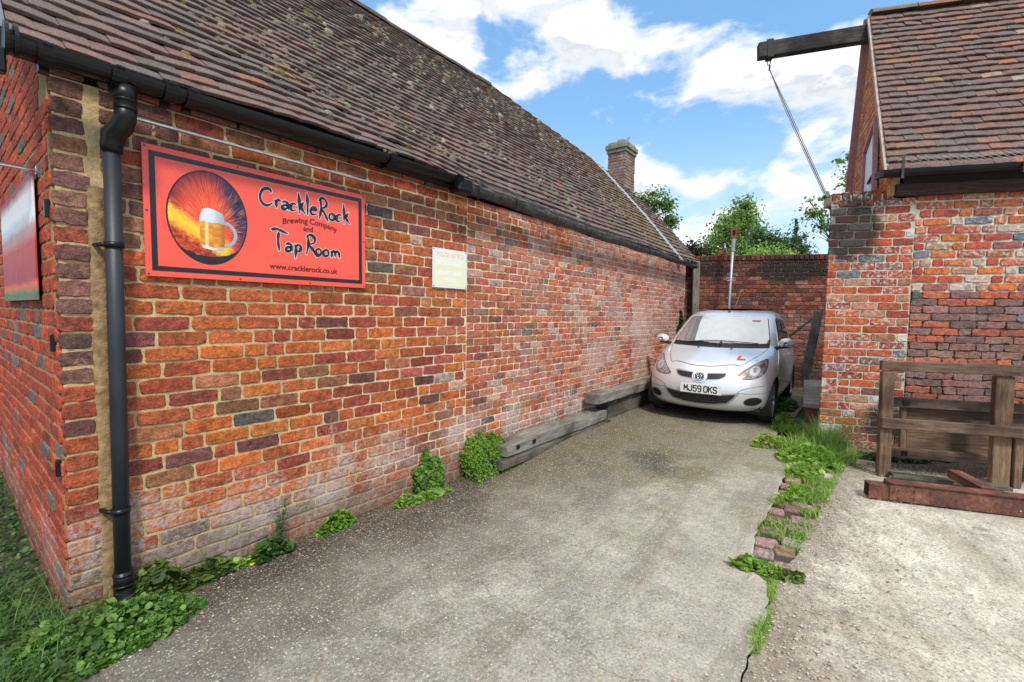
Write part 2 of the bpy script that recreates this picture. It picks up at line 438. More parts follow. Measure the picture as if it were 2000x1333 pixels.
def brick_mat(name, effl=0.0, effl_lo=.1, effl_hi=.9, grime_z=.35, grime=1.0, pale=0.0, pale_x=(3, 7), black=None, sat=1.0, spots=0.0, moss=0.0):
    m, t, bs = mat(name)
    tc = t.new('ShaderNodeTexCoord').outputs['Object']
    x, y, z = t.sep(tc)
    at = t.attr('bc'); col = at.outputs['Color']; rnd = at.outputs['Alpha']
    off = t.comb(t.math('MULTIPLY', rnd, 13.7), t.math('MULTIPLY', rnd, 7.1), 0.0)
    pv = t.vmath('ADD', tc, off)
    n1 = t.noise(pv, 28, 6, .65); n2 = t.noise(pv, 110, 3, .6); n3 = t.noise(tc, 1.7, 3, .5); n4 = t.noise(pv, 9, 4, .6)
    c = t.vmath('SCALE', col, scale=t.lin(n1, .30, .70, .50, 1.55))
    c = t.vmath('SCALE', c, scale=t.lin(n2, .32, .68, .70, 1.30))
    sm = t.noise(pv, 17, 7, .75, 1.2); c = t.mix(t.math('MULTIPLY', t.ss(sm, .60, .68), .45), c, (.55, .34, .24)); pit = t.vor(pv, 70); c = t.mix(t.math('MULTIPLY', t.ss(pit, .16, .05), .6), c, (.06, .03, .02))
    # burnt / dark fire marks inside single bricks
    burn = t.math('MULTIPLY', t.ss(n4, .56, .72), t.ss(rnd, .45, .8))
    c = t.mix(t.math('MULTIPLY', burn, .6), c, (.10, .045, .035))
    # lime bloom
    if effl > 0:
        nb = t.noise(tc, 2.6, 4, .6); nf = t.noise(pv, 45, 5, .7)
        hz = t.math('MULTIPLY', t.ss(z, effl_lo - .25, effl_lo + .1), t.ss(z, effl_hi + .35, effl_hi - .25))
        mk_ = t.math('ADD', t.math('MULTIPLY', nb, .6), t.math('ADD', t.math('MULTIPLY', nf, .55), t.math('MULTIPLY', hz, .21)))
        mk_ = t.ss(mk_, .70, .88)
        c = t.mix(t.math('MULTIPLY', mk_, effl), c, (.50, .42, .38))
    if pale > 0:
        nb = t.noise(tc, 1.3, 4, .6); nf = t.noise(pv, 14, 5, .7)
        mk_ = t.math('MULTIPLY', t.ss(t.math('ADD', nb, t.math('MULTIPLY', nf, .6)), .66, 1.0), t.ss(x, pale_x[0], pale_x[1]))
        c = t.mix(t.math('MULTIPLY', mk_, pale), c, (.50, .36, .32))
    if spots > 0:
        nf = t.noise(pv, 34, 6, .75)
        sel = t.ss(rnd, .55, .75)
        mk_ = t.math('MULTIPLY', t.ss(nf, .50, .60), sel)
        c = t.mix(t.math('MULTIPLY', mk_, spots), c, (.62, .56, .50))
    for bx, bz, wx, wz in (black or ()):
        u = t.math('DIVIDE', t.math('SUBTRACT', x, bx), wx); v = t.math('DIVIDE', t.math('SUBTRACT', z, bz), wz)
        r = t.math('ADD', t.math('ADD', t.math('MULTIPLY', u, u), t.math('MULTIPLY', v, v)), t.math('MULTIPLY', t.noise(tc, 7, 4, .6), 1.2))
        mk_ = t.ss(r, 1.75, .95)
        c = t.mix(t.math('MULTIPLY', mk_, .93), c, (.030, .024, .022))
    # damp grey-brown dirt above the ground
    g = t.ss(t.math('ADD', z, t.math('MULTIPLY', t.math('SUBTRACT', n3, .5), .5)), grime_z, grime_z * .25) if grime_z > 0 else None
    if g is not None: c = t.mix(t.math('MULTIPLY', t.math('MULTIPLY', g, grime), t.lin(n1, .35, .65, .15, .9)), c, (.14, .115, .08))
    if moss > 0:
        mm = t.math('MULTIPLY', t.ss(t.noise(tc, 3.1, 5, .65), .50, .66), t.ss(z, .75, .25))
        c = t.mix(t.math('MULTIPLY', mm, moss), c, (.07, .09, .025))
    t.put(bs.inputs['Base Color'], c)
    t.put(bs.inputs['Roughness'], t.lin(n1, .3, .7, .8, .95)); bs.inputs['Specular IOR Level'].default_value = .3
    h = t.math('ADD', t.math('MULTIPLY', n1, 1.0), t.math('MULTIPLY', n2, .4))
    t.put(bs.inputs['Normal'], t.bump(h, 1.0, .012))
    return m

def mortar_mat(name, colA, colB, xa=3.0, xb=4.5, grime_z=.35, black=None):
    m, t, bs = mat(name)
    tc = t.new('ShaderNodeTexCoord').outputs['Object']; x, y, z = t.sep(tc)
    n1 = t.noise(tc, 60, 6, .7); n2 = t.noise(tc, 4, 4, .6); n3 = t.noise(tc, 220, 2, .6)
    c = t.mix(t.ss(t.math('ADD', x, t.math('MULTIPLY', n2, 1.2)), xa, xb), colA, colB)
    c = t.vmath('SCALE', c, scale=t.lin(n1, .3, .7, .72, 1.22))
    c = t.vmath('SCALE', c, scale=t.lin(n2, .3, .7, .85, 1.15))
    for bx, bz, wx, wz in (black or ()):
        u = t.math('DIVIDE', t.math('SUBTRACT', x, bx), wx); v = t.math('DIVIDE', t.math('SUBTRACT', z, bz), wz)
        r = t.math('ADD', t.math('ADD', t.math('MULTIPLY', u, u), t.math('MULTIPLY', v, v)), t.math('MULTIPLY', t.noise(tc, 7, 4, .6), 1.2))
        c = t.mix(t.math('MULTIPLY', t.ss(r, 1.7, .75), .8), c, (.045, .04, .035))
    g = t.ss(t.math('ADD', z, t.math('MULTIPLY', t.math('SUBTRACT', n2, .5), .3)), grime_z, grime_z * .25)
    c = t.mix(t.math('MULTIPLY', g, .7), c, (.16, .13, .095))
    t.put(bs.inputs['Base Color'], c); bs.inputs['Roughness'].default_value = .95; bs.inputs['Specular IOR Level'].default_value = .2
    t.put(bs.inputs['Normal'], t.bump(t.math('ADD', n1, t.math('MULTIPLY', n3, .4)), 1.0, .006))
    return m
# ------------------------------------------------------------------ materials shared
M_black = simple('black_plastic', (.008, .008, .009), .36, noise=.3, nscale=9, bump=.1, bscale=30, spec=.32)
M_pipe = simple('dark_grey_plastic', (.022, .026, .032), .5, noise=.25, nscale=7, bump=.15, bscale=60)
M_oldgut = simple('weathered_iron', (.055, .052, .050), .8, noise=.6, nscale=16, bump=.8, bscale=40)
M_lead = simple('lead_sheet', (.30, .32, .34), .55, noise=.25, nscale=12, bump=.4, bscale=20)
M_alu = simple('aluminium', (.55, .55, .54), .38, metal=.85, noise=.15, nscale=30)
M_steel = simple('bright_steel', (.75, .76, .78), .18, metal=1.0)
M_wire = simple('galvanised_wire', (.16, .16, .16), .5, metal=.6)
M_screw = simple('screw_metal', (.12, .11, .10), .45, metal=.7)

def tile_mat(name, tint=(1, 1, 1), lichen=.5, white=.3, yel=None):
    m, t, bs = mat(name)
    tc = t.new('ShaderNodeTexCoord').outputs['Object']; x, y, z = t.sep(tc)
    at = t.attr('bc'); rnd = at.outputs['Alpha']
    pv = t.vmath('ADD', tc, t.comb(t.math('MULTIPLY', rnd, 9.1), t.math('MULTIPLY', rnd, 4.3), 0.0))
    n1 = t.noise(pv, 16, 6, .65); n2 = t.noise(pv, 90, 4, .65); n3 = t.noise(tc, 1.1, 4, .6); n4 = t.noise(pv, 38, 5, .7)
    c = t.vmath('SCALE', t.vmath('MULTIPLY', at.outputs['Color'], tint), scale=t.lin(n1, .28, .74, .6, 1.35))
    c = t.mix(.42, c, (.15, .105, .085)); c = t.vmath('SCALE', c, scale=t.lin(n2, .3, .7, .72, 1.28))
    c = t.mix(t.math('MULTIPLY', t.ss(n4, .60, .70), white), c, (.42, .40, .38))
    c = t.mix(t.math('MULTIPLY', t.math('MULTIPLY', t.ss(n1, .48, .62), t.ss(n3, .42, .62)), lichen), c, (.115, .11, .055))
    if yel is not None:
        r = t.math('SUBTRACT', x, yel[0]); r = t.math('DIVIDE', r, yel[1]); r = t.math('MULTIPLY', r, r)
        f = t.math('MULTIPLY', t.math('EXPONENT', t.math('MULTIPLY', r, -1.0)), t.ss(t.noise(pv, 22, 5, .7), .47, .6))
        c = t.mix(t.math('MULTIPLY', f, .8), c, (.26, .19, .04))
    t.put(bs.inputs['Base Color'], c); bs.inputs['Roughness'].default_value = .82; bs.inputs['Specular IOR Level'].default_value = .35
    t.put(bs.inputs['Normal'], t.bump(t.math('ADD', n1, t.math('MULTIPLY', n2, .5)), .8, .006))
    return m
PAL_TILE = [((.17, .11, .10), 5), ((.14, .095, .09), 4), ((.12, .10, .10), 3), ((.21, .11, .09), 2), ((.085, .07, .07), 1.5), ((.32, .13, .07), .15)]
PAL_TILE_R = [((.19, .10, .08), 5), ((.16, .10, .09), 4), ((.14, .10, .095), 3), ((.26, .12, .08), 1.6), ((.34, .15, .08), .5), ((.13, .105, .10), 1.0)]

def tiles(name, Pfn, xr, s0, s1, gauge, width, pal, material, parent, xmax=None, xmin=None, thick=.020, rough=.003, mossn=None, palfn=None, skew=0.0, lift=.042):
    """plain clay tiles, each one modelled; Pfn(x,s,d) -> xyz"""
    V = []; C = []; nu = 5
    rows = int((s1 - s0) / gauge)
    lenv = gauge * 1.75
    for r in range(rows):
        s = s0 + r * gauge + 0.0
        x = xr[0] - (width / 2 if r % 2 else 0) - .0
        wob = rng.normal(0, .004)
        while x < xr[1]:
            w = width * (1 + rng.normal(0, .012)); x0, x1 = x + .0007, x + w - .0007
            xa = xr[0] if xmin is None else xmin(s); xb = xr[1] if xmax is None else xmax(s)
            x += w
            x0 = max(x0, xa); x1 = min(x1, xb)
            if x1 - x0 < .03: continue
            ds = rng.normal(0, rough) + wob; rt_ = rng.normal(0, .012); up_ = lift + abs(rng.normal(0, .0035)); cam_ = rng.normal(.003, .002); side = rng.normal(0, .0025)
            dark = rng.random() < .03
            col = np.append(pick(pal), rng.random())
            if palfn is not None: col = palfn(x0, s, col)
            for k in range(nu):
                f = k / (nu - 1); xx = x0 + (x1 - x0) * f; cam = cam_ * (1 - (2 * f - 1) ** 2) + side * (2 * f - 1)
                lo = s + ds + rt_ * (f - .5) * .3 + rng.normal(0, .0009)
                V += [(xx, lo, up_ + cam - thick), (xx, lo - .001, up_ + cam - .002), (xx, lo + .004, up_ + cam), (xx, lo + lenv, .008 + cam)]
                C += [col] * 4
    V = np.array(V); n = len(V) // (4 * nu)
    P = Pfn(V[:, 0], V[:, 1], V[:, 2])
    f1 = []
    for k in range(nu - 1):
        for j in range(3):
            a = k * 4 + j; f1.append((a, a + 4, a + 5, a + 1))
    f1.append((0, 1, 2, 3)); b = (nu - 1) * 4; f1.append((b + 3, b + 2, b + 1, b))
    F = (np.array(f1)[None] + (np.arange(n) * 4 * nu)[:, None, None]).reshape(-1, 4)
    o = mk(name, P, F, material, parent, False, np.array(C))
    return o

# ------------------------------------------------------------------ LEFT BUILDING
LB = empty('brick_building', FL.o, FL.rz, 'long red brick outbuilding with a mossy tiled roof along the left of the drive', 'building')
WL, WH = 8.45, 2.42
M_bl = brick_mat('brick_long_wall', effl=.85, effl_lo=.02, effl_hi=.58, grime_z=.36, pale=.85, pale_x=(1.6, 5.6), moss=.35)
M_ml = mortar_mat('mortar_long_wall', (.56, .40, .21), (.80, .66, .47), .8, 4.2, grime_z=.3)
rects = []; cols = []
CRS = .078
def warpL(u, v): return .012 * (vnoise(np.stack([u, v * 1.0, u * 0], -1), .9, 3) - .5) + .004 * (vnoise(np.stack([u, v, u * 0], -1), 6, 4) - .5)
prev = []
XJ = 2.55; CR2 = .0675; prev2 = []
for r in range(-3, int(WH / CR2) + 1):
    v0 = r * CR2 + .005; v1 = (r + 1) * CR2 - .005; u = XJ + .004; js = []; first = True
    while u < WL:
        opts = [.196, .100] if (r % 2 == 0 or rng.random() < .45) and rng.random() > .3 else [.100, .196]
        ch = opts[0]
        for o_ in opts:
            if not any(abs(u + o_ - p) < .025 for p in prev2): ch = o_; break
        ch *= 1 + rng.normal(0, .04)
        rects.append((u + .0055, min(u + ch - .0055, WL), v0, v1)); c = pick(PAL_FAR if rng.random() < .35 + .65 * float(smst(u, 2.5, 5.0)) else PAL_NEAR)
        if v0 < .25 and rng.random() < .4: c = c * .4 + np.array((.22, .15, .11)) * .6
        cols.append(c); u += ch; js.append(u)
    prev2 = js
WLo = WL; WL = XJ
for r in range(-2, int(WH / CRS) + 1):
    v0 = r * CRS + .0055; v1 = (r + 1) * CRS - .0055
    # quoin column
    qw = .118 + rng.normal(0, .006)
    rects.append((.004, qw, v0, v1)); cols.append(pick(PAL_QUOIN if v0 > 1.05 else PAL_NEAR[2:]) * (1.0))
    u = .163 - rng.random() * .12
    js = []
    while u < WL:
        near = u < 2.75
        ph = .24 if near else .42
        opts = [.226, .112] if rng.random() > ph else [.112, .226]
        ch = opts[0]
        for o_ in opts:
            if not any(abs(u + o_ - p) < .03 for p in prev): ch = o_; break
        ch *= 1 + rng.normal(0, .03)
        jn = .0065 if near else .0085
        hh = 0 if near else .0015
        rects.append((max(u + jn, .168), min(u + ch - jn, WL), v0 + hh, v1 - hh))
        if near:
            c = pick((PAL_FAR if rng.random() < .4 * float(smst(u, 1.0, 2.6)) else PAL_NEAR) if v0 < 2.0 else [(a, w) for a, w in PAL_NEAR[2:]])  # top courses drop the brightest bricks: gutter shade put into the colour
            if u < .45 and v0 > 1.7: c = pick(PAL_QUOIN)
        else: c = pick(PAL_FAR)
        if v0 < .30 and rng.random() < .45: c = c * .4 + np.array((.22, .15, .11)) * .6
        cols.append(c)
        u += ch; js.append(u)
    prev = js
WL = WLo
rects = [r for r in zip(rects, cols) if r[0][1] - r[0][0] > .02]
cols = [r[1] for r in rects]; rects = [r[0] for r in rects]
bricks_mesh('wall', rects, cols, (0, 0, 0), (1, 0, 0), (0, 0, 1), (0, -1, 0), M_bl, LB, rough=.0020, warp=warpL, proud=.005)
def mort(U, V): 
    d = -.0014 + warpL(U, V) + .004 * (vnoise(np.stack([U, V, U * 0], -1), 45, 9) - .5)
    return np.stack([U, -d, V], -1)
o = grid_sheet('mortar', np.linspace(0.012, WL, 1000), np.linspace(-.2, WH, 300), mort, M_ml, LB)
# tan repair strip by the corner
M_rep = simple('sand_cement_render', (.30, .19, .09), .95, noise=.45, nscale=25, bump=1, bscale=120)
def rep(U, V):
    w = .5 + .5 * vnoise(np.stack([V, V * 0, V * 0], -1), 9, 12)
    f = (U - .143) / .027
    edge = np.abs(f) * (1.15 - .5 * w + .25 * vnoise(np.stack([U * 8, V * 8, V * 0], -1), 6, 5))
    d = .012 * (1 - np.clip(edge, 0, 1.3) ** 3) + .003 * (vnoise(np.stack([U, V, U * 0], -1), 60, 19) - .5)
    return np.stack([U, -d - warpL(U, V), V], -1)
grid_sheet('mortar_repair', np.linspace(.100, .186, 22), np.linspace(-.1, 1.98, 300), rep, M_rep, LB)
b = MB(); b.box((WL / 2 + .02, .14, WH / 2 - .1), (WL - .05, .2, WH + .2))
b.box((.13, 2.0, 1.1), (.2, 3.7, 2.4)); b.box((WL - .1, 2.2, 1.1), (.2, 4.2, 2.4)); b.box((4.2, 5.2, 1.1), (8.3, .2, 2.4))
M_dark = simple('inner_wall', (.12, .08, .06), .95)
b.build('inner_wall', M_dark, LB)
b = MB(); b.box((4.15, -.012, 2.485), (8.5, .05, .07)); b.build('fascia_board', simple('black_fascia', (.014, .012, .011), .7), LB)

# gable wall (faces -x)
PIT = R_(48); cP, sP = math.cos(PIT), math.sin(PIT)
rects = bond(3.4, 4.6, .075, ph=.75, v0=-.15)
rr = []; cc = []
for (a, b_, c_, d_, row) in rects:
    a = max(a, .006)
    b_ = min(b_, 3.4)
    if b_ - a < .03: continue
    top = 2.36 + a * math.tan(PIT)
    if d_ > top: continue
    rr.append((a, b_, c_, d_)); cc.append(pick(PAL_GABLE))
M_bg = brick_mat('brick_gable', effl=.3, effl_lo=.0, effl_hi=.4, grime_z=.3)
M_mg = mortar_mat('mortar_gable', (.40, .28, .14), (.42, .30, .15), grime_z=.3)
bricks_mesh('gable_wall', rr, cc, (0, 0, 0), (0, 1, 0), (0, 0, 1), (-1, 0, 0), M_bg, LB, rough=.0022)
g = MB(); g.prism([(0.012, -.2), (3.4, -.2), (3.4, 4.4 + .0), (1.8, 2.36 + 1.8 * math.tan(PIT) + .05), (0.012, 2.42)], .0006, .05, axis='x')
g.build('gable_mortar', M_mg, LB)
# small air bricks / black clips at the corner
for (yy, zz) in [(.035, 1.86), (.04, 1.28), (.045, .72)]:
    MB().box((-.010, yy, zz), (.018, .03, .075), bev=.003).build('cable_clip', M_black, LB)

# ---- roof
Y0, Z0 = -.2, 2.33
def sag(x, s):
    return (.055 * smst(x, .1, 1.2) * (1 - smst(x, 1.9, 3.0)) - .055 * smst(x, 1.8, 3.4)) * (1 - np.clip(np.asarray(s) / 1.2, 0, 1)) - .05 * np.sin(np.clip(np.asarray(x) / 8.5, 0, 1) * math.pi) * np.clip(np.asarray(s) / 4, 0, 1) + .022 * (vnoise(np.stack([np.asarray(x), np.asarray(s), np.asarray(x) * 0], -1), .8, 31) - .5)
def roofP(x, s, d):
    d2 = d + sag(x, s)
    return np.stack([x, Y0 + s * cP - d2 * sP, Z0 + s * sP + d2 * cP], -1)
hs = [0, 1.83, 2.95, 4.05]; hx = [9.35, 9.0, 7.86, 5.6]
xmaxL = lambda s: float(np.interp(s, hs, hx))
M_tl = tile_mat('clay_roof_tiles', lichen=.30, white=.40, yel=(7.6, .9))
def palL(x, s, c):
    if s < .35 and rng.random() < .25: c[:3] = c[:3] * np.array((1.3, .95, .95))
    return c
RF = tiles('roof', roofP, (-.11, 9.4), .20, 4.0, .1, .166, PAL_TILE, M_tl, LB, xmax=xmaxL, palfn=palL)
us = np.linspace(0, 1, 60); vs = np.linspace(.20, 4.02, 30)
def deck(U, V):
    X = -.10 + (np.interp(V, hs, hx) + .10 - .01) * U
    return roofP(X, V, -.012 + 0 * U)
M_deck = simple('roof_battens', (.06, .045, .035), .95)
grid_sheet('roof_deck', us, vs, deck, M_deck, LB)
# back slope, verge board, ridge
ry, rz_ = Y0 + 4.02 * cP, Z0 + 4.02 * sP
bk = MB(); bk.add([(-.1, ry, rz_), (5.6, ry, rz_), (9.35, 2 * ry + .2, 2.3), (-.1, 2 * ry + .2, 2.3)], [(0, 1, 2, 3)])
bk.add([(5.6, ry, rz_), (7.86, Y0 + 2.95 * cP, Z0 + 2.95 * sP), (9.0, Y0 + 1.83 * cP, Z0 + 1.83 * sP), (9.35, Y0 + .16 * cP, Z0 + .16 * sP), (9.35, 2 * ry + .2, 2.3)], [(0, 1, 2, 3, 4)])
bk.build('back_slope', M_tl, LB)
for i in range(19):
    x = -.08 + i * .3
    rd = MB()
    pr = [(ry - .11, rz_ - .055), (ry - .07, rz_ + .01), (ry, rz_ + .045), (ry + .07, rz_ + .01), (ry + .11, rz_ - .055), (ry, rz_ - .03)]
    dz_ = float(sag(np.array(x), np.array(4.0)))
    rd.prism([(a, c + dz_ + rng.normal(0, .004)) for a, c in pr], x, x + .31, axis='x')
    rd.build('ridge_tile', M_oldgut if i < 0 else M_tl, LB)
vb = MB(); 
p0 = roofP(np.array(-.13), np.array(.20), np.array(-.03)); p1 = roofP(np.array(-.13), np.array(4.0), np.array(-.06))
vb.bar(p0, p1, .03, .16, up=(0, -sP, cP)); M_verge = simple('verge_board', (.12, .13, .15), .6, noise=.3)
vb.build('verge_board', M_verge, LB)
# lead strip
us = np.linspace(7.90, 8.06, 7); vs = np.linspace(.12, 3.0, 90)
def leadf(U, V):
    return roofP(U - .05 * (V / 3) - .02 * np.sin(V * 2.2), V, .050 + .006 * np.sin(V * 21) * .4 + .010 * np.cos((U - 7.98) / .08 * 3.1))
grid_sheet('lead_strip', us, vs, leadf, M_lead, LB)

# moss tufts (nobody could count them)
def moss(name, n, xr, sr, dens, parent, Pfn, size, xmax=None, ring=True, mat_=None):
    th = np.arange(7) / 7 * 2 * math.pi
    V = []; F = []; C = []; k = 0; tries = 0
    gau = .1
    while k < n and tries < n * 12:
        tries += 1
        x = rng.uniform(*xr); s = rng.uniform(*sr)
        if xmax is not None and x > xmax(s) - .03: continue
        dn = vnoise(np.array([x, s, 0.]), 1.6, 77) * .6 + vnoise(np.array([x, s, 0.]), 6, 78) * .4
        if rng.random() > dens(x, s, dn): continue
        row = round((s - .20) / gau) * gau + .20; s = row + abs(rng.normal(0, .018)) + .002
        rad = size * rng.lognormal(0, .35); h = rad * rng.uniform(.5, .9); d0 = .024
        el_ = rng.uniform(.6, 1.0)
        pts = []
        for rr_, hh in ((1.05, -.35), (.95, .35), (.6, .9)):
            pts += [(x + rad * rr_ * math.cos(q) * (1 + rng.normal(0, .12)), s + rad * rr_ * el_ * math.sin(q) * (1 + rng.normal(0, .12)), d0 + h * hh) for q in th]
        pts.append((x, s, d0 + h * (1.0 if rng.random() < .6 else .35)))
        b0 = len(V); V += pts
        for j in range(7):
            j2 = (j + 1) % 7
            F += [(b0 + j, b0 + j2, b0 + 7 + j2), (b0 + j, b0 + 7 + j2, b0 + 7 + j), (b0 + 7 + j, b0 + 7 + j2, b0 + 14 + j2), (b0 + 7 + j, b0 + 14 + j2, b0 + 14 + j), (b0 + 14 + j, b0 + 14 + j2, b0 + 21)]
        gold = rng.random() < (.55 * math.exp(-((x - 7.6) / 1.1) ** 2) + .02)
        t_ = rng.random()
        c = np.array((.28, .20, .05)) if gold else np.array((.17, .155, .06)) * t_ + np.array((.36, .33, .26)) * (1 - t_)
        C += [np.append(c * rng.uniform(.6, 1.25), rng.random())] * 22
        k += 1
    V = np.array(V); P = Pfn(V[:, 0], V[:, 1], V[:, 2])
    o = mk(name, P, np.array(F), mat_, parent, True, np.array(C)); o['kind'] = 'stuff'
    return o
m, t, bs = mat('moss'); at = t.attr('bc'); tcm = t.new('ShaderNodeTexCoord').outputs['Object']
nn = t.noise(tcm, 160, 3, .7)
t.put(bs.inputs['Base Color'], t.vmath('SCALE', at.outputs['Color'], scale=t.lin(nn, .3, .7, .5, 1.5))); bs.inputs['Roughness'].default_value = 1; bs.inputs['Specular IOR Level'].default_value = .1
t.put(bs.inputs['Normal'], t.bump(nn, 1, .01)); M_moss = m
def densL(x, s, dn): 
    return float(np.clip((dn - .40) * 3.2, .02, 1)) * float(smst(s, .1, .9) * .75 + .25) * (.5 + .5 * float(smst(x, 0, 1.0)))
moss('moss', 7500, (-.08, 9.3), (.17, 4.0), densL, LB, roofP, .0165, xmaxL, mat_=M_moss)

# ---- gutters
def half_gutter(mb, p0, p1, r, n=10, th=.004):
    p0 = np.array(p0, float); p1 = np.array(p1, float)
    m_ = 12; V = []
    for i in range(m_ + 1):
        c = p0 + (p1 - p0) * i / m_
        for rr_ in (r, r - th):
            for k in range(n + 1):
                q = math.pi + math.pi * k / n
                V.append(c + np.array((0, rr_ * math.cos(q), rr_ * math.sin(q))))
    w = 2 * (n + 1); F = []
    for i in range(m_):
        for k in range(n):
            a = i * w + k; F.append((a, a + 1, a + w + 1, a + w)); a += n + 1; F.append((a, a + w, a + w + 1, a + 1))
        a = i * w; F.append((a, a + w, a + w + n + 1, a + n + 1)); a = i * w + n; F.append((a, a + n + 1, a + w + n + 1, a + w))
    mb.add(V, F); return mb
GY = -.165
g = MB(); half_gutter(g, (-.13, GY, 2.446), (2.38, GY, 2.50), .051)
for i in (-.13, -.105): 
    g.lathe([(0, i), (.060, i), (.060, i + .012), (0, i + .012)], (0, GY, 2.446), 20, 'x')
G1 = g.build('gutter', M_black, LB, smooth=False)
g = MB(); g.box((-.15, GY + .01, 2.36), (.05, .05, .09), bev=.006); g.build('gutter_stop', M_black, G1)
for x in (-.02, .20, .385, .47, 1.62):
    zz = 2.446 + (2.50 - 2.446) * (x + .13) / 2.51
    j = MB(); half_gutter(j, (x - .025, GY, zz + .001), (x + .025, GY, zz + .001), .063, th=.006)
    j.box((x, GY - .062, zz + .002), (.03, .016, .012), bev=.002); j.box((x, GY + .06, zz - .03), (.03, .05, .08))
    j.build('gutter_bracket', M_black, G1)
# outlet and downpipe
PX, PY = .190, -.080
dp = MB(); dp.tube([(PX + .035, GY, 2.402), (PX + .035, GY, 2.33)], [.043, .040], 18); dp.tube([(PX + .035, GY, 2.375), (PX + .035, GY, 2.30)], .039, 18)
for zz in (2.345, 2.31): dp.tube([(PX + .035, GY, zz), (PX + .035, GY, zz - .008)], .0425, 18)
el_pts = [(PX + .035, GY, 2.32), (PX + .034, GY + .005, 2.27), (PX + .026, GY + .03, 2.235), (PX + .008, PY - .02, 2.21), (PX, PY, 2.16), (PX, PY, 2.13)]
dp.tube(el_pts, [.040, .041, .043, .043, .041, .039], 18)
outlet = dp.build('gutter_outlet', M_black, LB, smooth=True)
dp = MB(); dp.tube([(PX, PY, 2.165), (PX - .008, PY, 1.2), (PX - .016, PY, .12)], .0315, 24)
DP = dp.build('downpipe', M_pipe, LB, smooth=True)
dp = MB()
dp.tube([(PX - .015, PY, .21), (PX - .016, PY, .13)], .037, 20)
for zz in (.20, .15): dp.tube([(PX - .015, PY, zz), (PX - .015, PY, zz - .008)], .040, 20)
dp.tube([(PX - .016, PY, .14), (PX - .016, PY - .004, .09), (PX - .014, PY - .03, .055), (PX - .012, PY - .075, .03)], [.036, .038, .039, .039], 18, cap=False)
dp.build('downpipe_shoe', M_black, DP, smooth=True)
for zz in (1.72, .50):
    px_ = PX - .004 - .010 * (1.72 - zz)
    c = MB(); c.tube([(px_, PY, zz + .012), (px_, PY, zz - .012)], .038, 20); c.tube([(px_ - .055, -.004, zz), (px_ - .045, -.05, zz), (px_ - .03, PY, zz)], .010, 8); c.tube([(px_ + .036, -.02, zz), (px_ + .036, -.05, zz), (px_ + .03, PY, zz)], .009, 8)
    c.build('pipe_clip', M_black, DP, smooth=True)
# old heavy gutter with leaf guard
g = MB(); pts = []; xs_ = np.linspace(2.30, 8.45, 50)
gzf = lambda x: 2.452 - .062 * float(smst(x, 2.3, 5)) - .02 * float(smst(x, 6, 8.5)) + .006 * math.sin(x * 5)
P = [];
nk = 12
for i, x in enumerate(xs_):
    for k in range(nk):
        q = math.pi * .95 + math.pi * 1.15 * k / (nk - 1); r = .054 + .004 * math.sin(x * 9 + k)
        P.append((x, GY - .005 + r * math.cos(q), gzf(x) + r * math.sin(q)))
F = [(i * nk + k, i * nk + k + 1, (i + 1) * nk + k + 1, (i + 1) * nk + k) for i in range(len(xs_) - 1) for k in range(nk - 1)]
g.add(P, F); g.add([P[k] for k in range(nk)], [list(range(nk))])
G2 = g.build('gutter', M_oldgut, LB, smooth=True)
g = MB(); g.box((2.31, GY - .0, 2.44), (.16, .135, .12), bev=.02); g.box((2.24, GY - .05, 2.455), (.05, .03, .10), rx=.4); g.build('gutter_union', M_black, G2)
# guard: long wires and hoops
g = MB()
def guard_pt(x, q): 
    return (x, GY + .005 + .075 * math.cos(q), gzf(x) + .012 + .062 * math.sin(q))
for k in range(9):
    q = R_(195 - k * 18)
    g.tube([guard_pt(x, q) for x in np.linspace(2.42, 3.5 if k < 6 else 8.3, 30)], .0016, 4, cap=False)
for x in np.arange(2.42, 5.6, .028):
    g.tube([guard_pt(x, R_(a)) for a in (200, 165, 130, 95, 60, 40)], .0011, 3, cap=False)
g.build('leaf_guard', M_wire, G2)
for x in (2.45, 2.95, 3.62, 4.35, 5.15, 6.1, 7.3, 8.1):
    g = MB(); pts = [(x + (a - 180) * .0006, GY + .006 + .084 * math.cos(R_(a)), gzf(x) + .010 + .078 * math.sin(R_(a))) for a in range(265, 45, -20)]
    for i in range(len(pts) - 1): g.bar(pts[i], pts[i + 1], .016, .004, up=(0, pts[i][1] - GY, pts[i][2] - gzf(x)))
    g.build('guard_strap', M_oldgut, G2)
